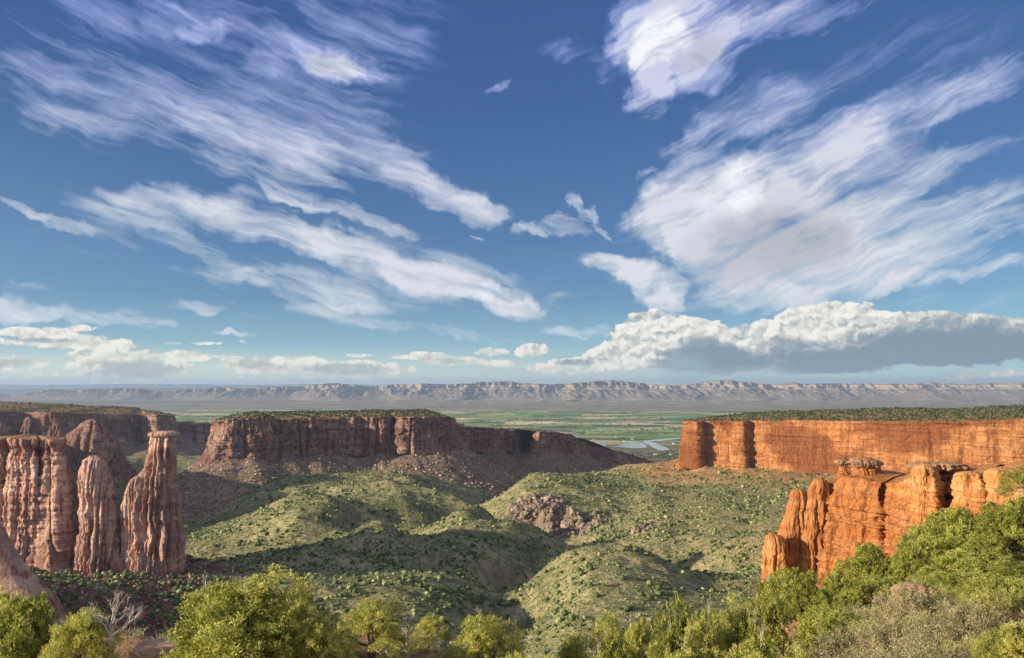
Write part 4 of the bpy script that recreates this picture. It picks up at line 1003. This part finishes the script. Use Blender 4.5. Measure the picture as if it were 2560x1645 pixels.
def house_mesh():
    w, l, h, e = 7, 11, 4.5, 3.2
    V = np.array([(-w,-l,0),(w,-l,0),(w,l,0),(-w,l,0),(-w,-l,h),(w,-l,h),(w,l,h),(-w,l,h),(0,-l,h+e),(0,l,h+e)], float)
    me = bpy.data.meshes.new('wall'); me.from_pydata(V.tolist(), [], [(0,1,5,8,4),(1,2,6,5),(2,3,7,9,6),(3,0,4,7)]); me.materials.append(hm)
    o = .9; R = np.array([(-w-o,-l-o,h-.3),(0,-l-o,h+e+.25),(w+o,-l-o,h-.3),(-w-o,l+o,h-.3),(0,l+o,h+e+.25),(w+o,l+o,h-.3)], float)
    mr = bpy.data.meshes.new('roof'); mr.from_pydata(R.tolist(), [], [(0,1,4,3),(1,2,5,4)]); mr.materials.append(rm)
    return me, mr
wm_, rm_ = house_mesh()
p, D = plain_pts(900, 61, 480, 1740, 1008, 1140)
k = fbm(p[:, 0]/700, p[:, 1]/700, 6, 3) > .02; p = p[k][:170]
for q in p:
    e = bpy.data.objects.new('farmhouse', None); SC.collection.objects.link(e)
    e.location = (q[0], q[1], 0); e.rotation_euler = (0, 0, float(rng.choice([0, 1.57]))+.12); s = float(rng.uniform(.5, 1.0)); e.scale = (s, s, s)
    tag(e, 'tiny white farmhouse far off among the green fields of the valley', 'house', 'farmhouses in the valley')
    link('wall', wm_, e); link('roof', rm_, e)

# ================================================================== trees of the rim
M_LEAF = leaf_mat('juniper foliage', [(0, (.09,.12,.03)), (.30, (.26,.31,.065)), (.60, (.56,.55,.14)), (.86, (.74,.72,.28)), (.93, (.64,.52,.22)), (1, (.55,.28,.13))], .42, .7)
M_LEAF_D = leaf_mat('pinyon foliage', [(0, (.06,.085,.02)), (.35, (.24,.28,.06)), (.7, (.48,.50,.12)), (1, (.64,.63,.22))], .38, .7)
M_BRUSH = leaf_mat('dry brush leaves', [(0, (.13,.14,.06)), (.4, (.28,.27,.13)), (.8, (.44,.40,.25)), (1, (.55,.47,.34))], .25, .8)
def bark_mat(name, c0, c1):
    m, b = new_mat(name, .9, .1); tc = S.T.nodes.new('ShaderNodeTexCoord')
    n = noi(mapp(S(tc.outputs['Object']), sc=(1, 1, .25)), 22, 4, .6)
    S.put(b.inputs['Base Color'], cmix(ssm(n, .4, .62), c0, c1)); bump(b, n, .01); return m
M_BARK = bark_mat('grey juniper bark', (.09,.07,.06), (.30,.25,.21))
M_DEAD = bark_mat('bleached dead wood', (.34,.31,.29), (.66,.62,.58))
M_TWIG = bark_mat('brown brush twigs', (.22,.16,.12), (.48,.40,.32))

def tubes(paths, k=5):
    """paths: list of (points Nx3, radii N) -> vertices, quads"""
    V = []; Q = []; off = 0
    for pts, rad in paths:
        pts = np.asarray(pts, float); n = len(pts); t = np.gradient(pts, axis=0); t /= np.linalg.norm(t, axis=1)[:, None]+1e-9
        ref = np.where(np.abs(t[:, 2:3]) < .9, np.array([[0, 0, 1.]]), np.array([[1., 0, 0]]))
        u = np.cross(t, ref); u /= np.linalg.norm(u, axis=1)[:, None]+1e-9; w = np.cross(t, u)
        a = np.linspace(0, 2*np.pi, k, endpoint=False)
        ring = pts[:, None]+np.asarray(rad)[:, None, None]*(np.cos(a)[None, :, None]*u[:, None]+np.sin(a)[None, :, None]*w[:, None])
        V.append(ring.reshape(-1, 3)); Q.append(grid_faces(n, k, True)+off); off += n*k
    return np.concatenate(V), np.concatenate(Q)
def limb(r, a, b, n=7, wob=.12, sag=0.0):
    a = np.array(a, float); b = np.array(b, float); t = np.linspace(0, 1, n)[:, None]; L = np.linalg.norm(b-a)
    p = a+(b-a)*t; d = r.normal(0, wob*L, (n, 3)); d[0] = 0; d[-1] = 0
    for _ in range(1): d[1:-1] = (d[:-2]+2*d[1:-1]+d[2:])/4
    p += d; p[:, 2] += sag*L*(4*t*(1-t))[:, 0]; return p
def fan(r, a, d, L, rad, depth, out, spread=.55, kids=3):
    """a dead or bare limb that keeps forking"""
    d = d/np.linalg.norm(d); b = a+d*L
    p = limb(r, a, b, 5, .07); out.append((p, np.linspace(rad, rad*.45, 5)))
    if depth > 0:
        for i in range(kids):
            q = d+r.normal(0, spread, 3); q[2] += .12
            s = p[r.integers(2, 5)]; fan(r, s, q, L*r.uniform(.5, .8), rad*.5, depth-1, out, spread, kids)
def leaves(r, C, Rr, n, ln, wd, outb=.6):
    """n small sprays of leaves round each centre"""
    m = len(C)*n; ctr = np.repeat(C, n, 0); rr = np.repeat(Rr, n)[:, None]
    dv = r.normal(size=(m, 3)); dv /= np.linalg.norm(dv, axis=1)[:, None]
    p = ctr+dv*rr*r.power(2.2, (m, 1))*np.array([1, 1, .85])
    ax = dv*outb+r.normal(0, .5, (m, 3))+np.array([0, 0, .35]); ax /= np.linalg.norm(ax, axis=1)[:, None]
    sd = np.cross(ax, r.normal(size=(m, 3))); sd /= np.linalg.norm(sd, axis=1)[:, None]+1e-9
    L = ln*r.uniform(.6, 1.4, (m, 1)); Wd = wd*r.uniform(.6, 1.4, (m, 1))
    V = np.stack([p-sd*Wd*.5, p+sd*Wd*.5, p+ax*L+sd*Wd*.22, p+ax*L-sd*Wd*.22], 1)
    return V.reshape(-1, 3), np.arange(m*4).reshape(-1, 4)
def tree_parts(seed, W=4.6, H=4.0, nl=13, nt=62, nlv=38, ls=.085, lw=.034, skirt=.12, shape='dome', dead=2, tuft=.19, vbias=0.0):
    r = np.random.default_rng(seed); lobes = []
    for i in range(nl):
        if shape == 'cone':
            h = r.uniform(.15, .92); rad = (1-h)*.72+.10; a = r.uniform(0, 6.28); q = r.uniform(.2, .8)
            c = np.array([np.cos(a)*rad*q*W/2, np.sin(a)*rad*q*W/2, h*H]); s = W*.5*(.22+.42*(1-h))
        else:
            a = i*2.4+r.uniform(-.4, .4); h = (i+.5)/nl; el = np.arcsin(h**.8)
            rad = r.uniform(.48, .82); c = np.array([np.cos(a)*np.cos(el)*rad*W/2, np.sin(a)*np.cos(el)*rad*W/2, H*(skirt+(.96-skirt)*np.sin(el)*r.uniform(.66, .88))])
            s = W*.5*r.uniform(.20, .42)
        lobes.append((c, s))
    C = []; Rr = []; lob = []
    for j, (c, s) in enumerate(lobes):
        d = r.normal(size=(nt, 3)); d[:, 2] = d[:, 2]*.8+.25; d /= np.linalg.norm(d, axis=1)[:, None]
        p = c+d*s*r.uniform(.72, 1.12, (nt, 1))*np.array([1, 1, .8]); p[:, 2] = np.clip(p[:, 2], H*.03, None)
        C.append(p); Rr.append(np.full(nt, tuft)*r.uniform(.55, 1.25, nt)); lob += [j]*nt
    C = np.concatenate(C); Rr = np.concatenate(Rr)
    keep = r.uniform(0, 1, len(C)) < .93; C, Rr, lob = C[keep], Rr[keep], np.array(lob)[keep]
    V, Q = leaves(r, C, Rr, nlv, ls, lw)
    tv = r.uniform(0, 1, len(C))*.45+r.normal(0, .07, nl+1)[lob]+.22+vbias
    v = np.repeat(tv, nlv)+r.normal(0, .13, len(Q)); sp = r.uniform(0, 1, len(Q)) < .035; v[sp] = r.uniform(.86, 1, sp.sum())
    crown = (V, Q, np.clip(v, 0, 1))
    # trunk and limbs reaching each lobe
    paths = []; k = r.integers(2, 4); bases = []
    top = np.array([r.uniform(-.1, .1)*W, r.uniform(-.1, .1)*W, H*.30])
    p = limb(r, (0, 0, -.5), top, 8, .06); paths.append((p, np.linspace(.052*W, .034*W, 8)))
    for c, s in lobes:
        st = p[r.integers(4, 8)]; q = limb(r, st, c, 8, .07, .04); paths.append((q, np.linspace(.020*W, .007*W, 8)))
        for _ in range(4):
            e = c+r.normal(0, .5, 3)*s; paths.append((limb(r, q[r.integers(4, 8)], e, 5, .08), np.linspace(.006*W, .002*W, 5)))
    tr = tubes(paths)
    dp = []; dds = []
    for i in range(dead):
        c, s = lobes[r.integers(0, nl)]; d = c-np.array([0, 0, H*.3]); d = d/np.linalg.norm(d)
        fan(r, c+d*s*.25, d+r.normal(0, .3, 3), s*.62, .006*W, 3, dp, .5, 3); dds.append(tubes(dp, 4)); dp = []
    return tr, crown, dds
def make_tree(seed, mat, bark=M_BARK, name='juniper_tree', **kw):
    tr, cr, dd = tree_parts(seed, **kw)
    e = bpy.data.objects.new(name, None); SC.collection.objects.link(e)
    mesh_np('trunk', *tr, bark, True, e)
    mesh_np('crown', cr[0], cr[1], mat, False, e, {'v': ('FACE', cr[2])})
    for q in dd: mesh_np('dead_branch', *q, M_DEAD, True, e)
    return e
PROT = {}; USED = {}
SPEC = {
 'A': dict(seed=201, mat=M_LEAF, nl=24, nt=60, nlv=36, W=4.8, H=3.9, dead=5),
 'B': dict(seed=202, mat=M_LEAF, nl=12, W=4.2, H=4.0, skirt=.28, dead=3),
 'C': dict(seed=203, mat=M_LEAF, nl=11, W=4.4, H=3.6, dead=3),
 'D': dict(seed=204, mat=M_LEAF, nl=14, W=3.0, H=4.2, shape='cone', dead=2),
 'E': dict(seed=205, mat=M_LEAF_D, nl=13, W=4.6, H=3.8, skirt=.2, dead=3, ls=.11, lw=.045, nlv=36),
 'F': dict(seed=206, mat=M_LEAF_D, nl=15, W=5.0, H=3.6, skirt=.05, dead=2, ls=.12, lw=.05, nlv=34),
 'G': dict(seed=207, mat=M_LEAF, nl=12, nt=56, W=4.2, H=4.2, skirt=.12, dead=5),
 'H': dict(seed=208, mat=M_LEAF_D, nl=11, nt=46, W=4.4, H=3.8, skirt=.2, dead=6, ls=.11, lw=.045, nlv=34)}
def put_tree(key, px, top, D, wpx, rz, label, cat='tree', group='junipers and pinyons on the rim', hs=1.0, name=None):
    sp = SPEC[key]; x = (px-1280)/F*D; g = float(rim_z(x, D)[0]); zt = CZ-(top-HY)/F*D
    H = max(1.2, zt-g); W = wpx/F*D
    if key not in PROT:
        kw = dict(sp); PROT[key] = make_tree(kw.pop('seed'), kw.pop('mat'), **kw); e = PROT[key]
    else:
        src = PROT[key]; e = src.copy(); SC.collection.objects.link(e)
        for ch in src.children:
            c = ch.copy(); SC.collection.objects.link(c); c.parent = e
    s = W/sp['W']*(1.04 if D < 30 else 1.22)
    e.location = (x, D, g); e.rotation_euler = (0, 0, rz); e.scale = (s, s, H/sp['H']*.97)
    return tag(e, label, cat, group)
TREES = [
 ('H', 1912, 1466, 37, 120, 1.5, 'dark pinyon hiding the foot of the shortest orange rock column'),
 ('F', 1850, 1500, 33, 110, 2.9, 'green bush between the wide bright juniper and the rock columns'),

 ('E', 2480, 1500, 25, 150, 1.3, 'green pinyon left of the bright corner juniper'),
 ('F', 2110, 1520, 27, 120, .4, 'dark green bush at the left edge of the dry brush'),
 ('C', 1075, 1588, 26, 110, 1.7, 'low green juniper between the dead-topped one and the rounded bottom-centre one'),
 ('B', 1375, 1600, 17.5, 110, 3.9, 'low juniper between the short one and the cone-shaped one'),
 ('G', 740, 1500, 17, 200, 5.2, 'green juniper merging with the right flank of the largest dome'),
 ('F', 40, 1450, 19, 270, .4, 'bushy green juniper filling the lower left corner of the photo'),
 ('B', 200, 1486, 18, 185, 1.2, 'leaning yellow-green juniper just right of the corner bush, with a dark twisted trunk'),
 ('A', 615, 1408, 17.5, 470, 0.0, 'largest yellow-green juniper, a broad dome in front of the dark slope'),
 ('H', 725, 1452, 19.5, 170, .9, 'dark green juniper tucked behind the right side of the largest dome'),
 ('C', 815, 1520, 17, 190, 2.1, 'lower grey-green juniper at the right foot of the largest dome'),
 ('G', 932, 1488, 22, 205, .3, 'small juniper with a bleached dead top rising from its crown'),
 ('C', 1215, 1524, 25, 240, 4.0, 'rounded golden-green juniper at the bottom centre'),
 ('B', 1312, 1582, 15.5, 130, 5.0, 'short juniper at the right side of the rounded bottom-centre one'),
 ('D', 1436, 1528, 22, 125, .8, 'narrow cone-shaped yellow-green juniper'),
 ('G', 1525, 1512, 20, 175, 2.6, 'open juniper with pale bare twigs, right of the cone-shaped one'),
 ('B', 1600, 1500, 22, 110, 3.3, 'bright juniper between the open one and the tall knobbly one'),
 ('H', 1688, 1474, 24, 140, 1.9, 'taller darker juniper with a knobbly crown above the bottom row'),
 ('C', 1765, 1498, 23, 140, .2, 'round juniper just right of the taller knobbly one'),
 ('A', 1860, 1478, 25, 190, 2.2, 'wide juniper under the left foot of the orange butte'),
 ('H', 1955, 1408, 42, 120, .7, 'dark pinyon rising against the base of the orange rock columns'),
 ('E', 2015, 1425, 40, 110, 2.7, 'dark pinyon with bare upper twigs beside the orange rock columns'),
 ('E', 2178, 1355, 58, 135, .5, 'rounded green pinyon in front of the main orange wall'),
 ('F', 2095, 1398, 54, 80, 1.4, 'low green bush at the foot of the main orange wall'),
 ('F', 2300, 1318, 54, 150, 2.4, 'large pinyon with a dark hollow in its middle below the orange tower'),
 ('E', 2390, 1266, 62, 175, 1.1, 'spreading pinyon under the pale blocks of the butte'),
 ('F', 2345, 1296, 66, 90, 3.8, 'small pinyon at the foot of the orange tower'),
 ('E', 2490, 1258, 60, 130, 4.4, 'pinyon high on the right slope near the frame edge'),
 ('F', 2565, 1225, 58, 110, .9, 'pinyon cut by the right edge below the highest one'),
 ('H', 2560, 1162, 78, 95, 2.0, 'highest pinyon, cut by the right edge beside the mesa wall'),
 ('F', 2440, 1368, 42, 200, .1, 'biggest pinyon of the right slope, with forked dark limbs low in its crown'),
 ('E', 2545, 1400, 40, 160, 5.1, 'dark pinyon at the right edge behind the bright corner juniper'),
 ('A', 2535, 1532, 16, 190, 4.1, 'bright yellow-green juniper in the lower right corner'),
 ('C', 1885, 1566, 17.5, 230, 1.0, 'bright juniper at the bottom edge below the wide one'),
 ('B', 1745, 1575, 17.5, 190, 2.5, 'bright juniper at the bottom edge below the round one'),
 ('G', 1635, 1590, 17, 170, 4.6, 'straggly bright juniper on the bottom edge with dark limbs showing'),
 ('C', 1500, 1600, 16.5, 150, 5.6, 'low bright juniper on the bottom edge below the cone-shaped one'),
 ('A', 2010, 1590, 16.5, 170, 3.0, 'bright juniper at the bottom edge left of the dry brush'),
 ('F', 2065, 1500, 33, 130, 4.9, 'dull green bush below the rock columns on the open slope'),
 ('F', 2200, 1432, 44, 120, 5.9, 'dull green bush left of the pale boulder'),
 ('E', 2255, 1395, 50, 90, 3.6, 'small green pinyon above the pale boulder'),
 ('F', 2350, 1405, 44, 110, .6, 'green bush right of the pale boulder'),
 ('F', 2130, 1465, 38, 90, 2.0, 'low dark bush left of the pale boulder, near the rock columns'),
 ('F', 2520, 1455, 30, 190, 2.2, 'rounded pinyon above the bright corner juniper at the right edge'),
 ('F', 2400, 1440, 36, 170, 3.3, 'broad green bush just above the dry brush on the right slope'),
 ('E', 2330, 1455, 38, 120, 5.0, 'small green pinyon at the upper edge of the dry brush'),
 ('F', 2420, 1300, 56, 120, .9, 'green bush under the spreading pinyon on the right slope'),
 ('E', 2475, 1330, 52, 120, 1.6, 'green pinyon in the middle of the right slope, left of the edge trees')]
for t in TREES: put_tree(*t)

# ---- the bleached snag in the second tree and the dead crest of the small one
def snag(px, py, D, L, dirs, seed, label):
    r = np.random.default_rng(seed); x, y, z = P(px, py, D); out = []
    g = float(rim_z(x, y)[0])
    base = np.array([x, y, g-.2]); tip = np.array([x, y, z])
    q = limb(r, base, tip, 8, .05); out.append((q, np.linspace(.07, .03, 8)))
    for d in dirs: fan(r, tip-np.array([0, 0, .1]), np.array(d, float), L, .035, 4, out, .42, 3)
    V, Q = tubes(out, 5); return tag(mesh_np('dead_snag', V, Q, M_DEAD, True), label, 'dead tree', 'bleached dead snags')
snag(276, 1580, 17.9, .42, [(.1,0,1),(.35,.1,1),(-.2,0,1),(.9,0,.55)], 301, 'bleached dead snag forking up out of the leaning juniper at the lower left')
snag(936, 1535, 22.3, .30, [(0,0,1),(.25,.1,1),(-.25,0,1)], 302, 'bleached dead spikes standing above the small juniper left of centre')
snag(1020, 1580, 22.2, .26, [(.3,0,1),(.6,0,.8)], 303, 'thin dead snag right of the small juniper left of centre')

# ---- brush: bare twigs with pale sparse leaves
def brush_parts(seed, W, H, nst=150, leafn=14, ls=.05):
    r = np.random.default_rng(seed); paths = []; tips = []
    for i in range(nst):
        a = r.uniform(0, 6.28); el = r.uniform(.25, 1.45); b = np.array([r.normal(0, .12*W), r.normal(0, .12*W), -.05])
        e = b+np.array([np.cos(a)*np.cos(el)*W*.48, np.sin(a)*np.cos(el)*W*.48, np.sin(el)*H*.95])*r.uniform(.75, 1.05)
        p = limb(r, b, e, 6, .06, .06); paths.append((p, np.linspace(.012, .004, 6)))
        for j in range(3):
            s = p[r.integers(2, 5)]; q = s+(e-b)*.35*r.uniform(.5, 1)+r.normal(0, .13, 3); paths.append((limb(r, s, q, 4, .07), np.linspace(.007, .003, 4))); tips.append(q); tips.append((s+q)/2)
        tips.append(e); tips.append(p[4])
    V, Q = leaves(r, np.array(tips), np.full(len(tips), .13), leafn, ls, ls*.5, .3)
    return tubes(paths, 4), (V, Q, np.clip(np.repeat(r.uniform(.15, .85, len(tips)), leafn)+r.normal(0, .15, len(Q)), 0, 1))
BP = []
for i, (sd, mt) in enumerate(((401, M_BRUSH), (402, M_BRUSH), (403, M_LEAF))):
    (tw, lf) = brush_parts(sd, 3.0, 1.5, 150 if i < 2 else 90, 13)
    e = bpy.data.objects.new('brush', None); SC.collection.objects.link(e)
    mesh_np('twigs', *tw, M_TWIG, True, e); mesh_np('leaves', lf[0], lf[1], mt, False, e, {'v': ('FACE', lf[2])}); BP.append([e, False])
def put_brush(k, px, D, wpx, rz, label, group, h=1.0):
    src, used = BP[k]
    if used:
        e = src.copy(); SC.collection.objects.link(e)
        for ch in src.children:
            c = ch.copy(); SC.collection.objects.link(c); c.parent = e
    else: e = src; BP[k][1] = True
    x = (px-1280)/F*D; s = wpx/F*D/3.0
    e.location = (x, D, float(rim_z(x, D)[0])); e.rotation_euler = (0, 0, rz); e.scale = (s, s, s*h); tag(e, label, 'shrub', group)
r = np.random.default_rng(77)
for i, (px, D, w) in enumerate([(2290,17,230),(2400,17.5,210),(2190,18.5,210),(2340,20.5,220),(2240,22,200),(2120,24,160),(2420,22.5,190),(2280,25.5,170),(2160,28,140),(2360,16,190),(2110,19.5,150),(2230,15.5,190)]):
    put_brush(i % 2, px, D, w*1.1, float(r.uniform(0, 6)), 'grey-brown twiggy brush with sparse pale leaves covering the lower right slope', 'dry brush on the lower right slope', float(r.uniform(.75, 1.15)))
for i, (px, D, w) in enumerate([(2330,23.5,140),(2190,25.5,130),(2440,19,150),(2150,21,130),(2060,22,130),(2290,29,120),(2390,27,140),(2090,30,110),(2480,24,150),(2250,19.5,120),(2200,33,100),(2330,18.2,110)]):
    put_brush(2, px, D, w, float(r.uniform(0, 6)), 'leafy yellow-green bush growing among the dry brush on the lower right slope', 'leafy bushes among the dry brush', float(r.uniform(.9, 1.3)))
for px, D, w, lab in [(312,19,90,'low yellow-green bush by the bare ground left of the largest juniper'),(375,20,80,'second low bush at the left foot of the largest juniper'),(90,13.5,130,'yellow flowering bush at the bottom left corner'),(1045,24,80,'small bright bush right of the small dead-topped juniper'),(1078,23,60,'small bush left of the rounded bottom-centre juniper'),(985,20,90,'low dark bush at the foot of the dead-topped juniper'),(1395,19,80,'thin bush left of the cone-shaped juniper'),(850,22,70,'low bush left of the dead-topped juniper')]:
    put_brush(2, px, D, w, float(r.uniform(0, 6)), lab, 'small bushes on the rim', 1.0)

# ---- rocks of the rim
def rock(px, py, D, wx, wz, seed, mat, label, name='boulder', wy=None, cat='boulder'):
    r = np.random.default_rng(seed); bv, bf = ico(4)
    x, y, z = P(px, py, D); w = wx/F*D/2; h = wz/F*D/2
    q = bv*(1+.22*fbm(bv[:, 0]*1.6+seed, bv[:, 1]*1.6, bv[:, 2]*1.6, 4)*1.6)[:, None]
    q[:, 2] = q[:, 2]+.10*np.round(3*q[:, 2])/3
    q = np.sign(q)*np.abs(q)**.8*np.array([w, (wy or w), h])
    o = mesh_np(name, q, bf, mat, True); o.location = (x, y, z)
    return tag(o, label, cat)
M_NEAR = rock_mat('pink rim sandstone', [(.36,.20,.13), (.46,.28,.19), (.54,.36,.26)], (.60,.44,.34), (.18,.09,.065), .9, 9, .25, .10, .2)
rock(888, 1600, 25, 110, 36, 501, M_NEAR, 'pink flat sandstone ledge left of the dead-topped juniper')
rock(400, 1622, 19.5, 130, 26, 503, M_NEAR, 'pink bare rock at the left foot of the largest juniper')
rock(2276, 1492, 36, 84, 60, 504, M_NEAR, 'pale rounded boulder in the middle of the brushy right slope')
# ---- stones and dry grass
p = np.stack([rng.uniform(-9, 24, 1800), rng.uniform(12, 60, 1800)], 1); z = rim_z(p[:, 0], p[:, 1])
tag(scatter('stones', np.column_stack([p, z]), .06+.4*rng.power(.3, len(p)), I1, M_STONE_R, .7, .2, 88, (0, 1), .1), 'small tan stones littering the bare soil of the rim', 'stones', kind='stuff')
p = np.stack([rng.uniform(-14, 40, 5200), rng.uniform(12, 90, 5200)], 1); z = rim_z(p[:, 0], p[:, 1]); C_ = np.column_stack([p, z])
V, Q = leaves(np.random.default_rng(9), C_, np.full(len(C_), .22), 26, .26, .022, .3)
tag(mesh_np('dry_grass', V, Q, M_BRUSH, False, None, {'v': ('FACE', np.random.default_rng(2).uniform(.2, 1, len(Q)))}), 'tufts of dry grass on the rim', 'grass', kind='stuff')
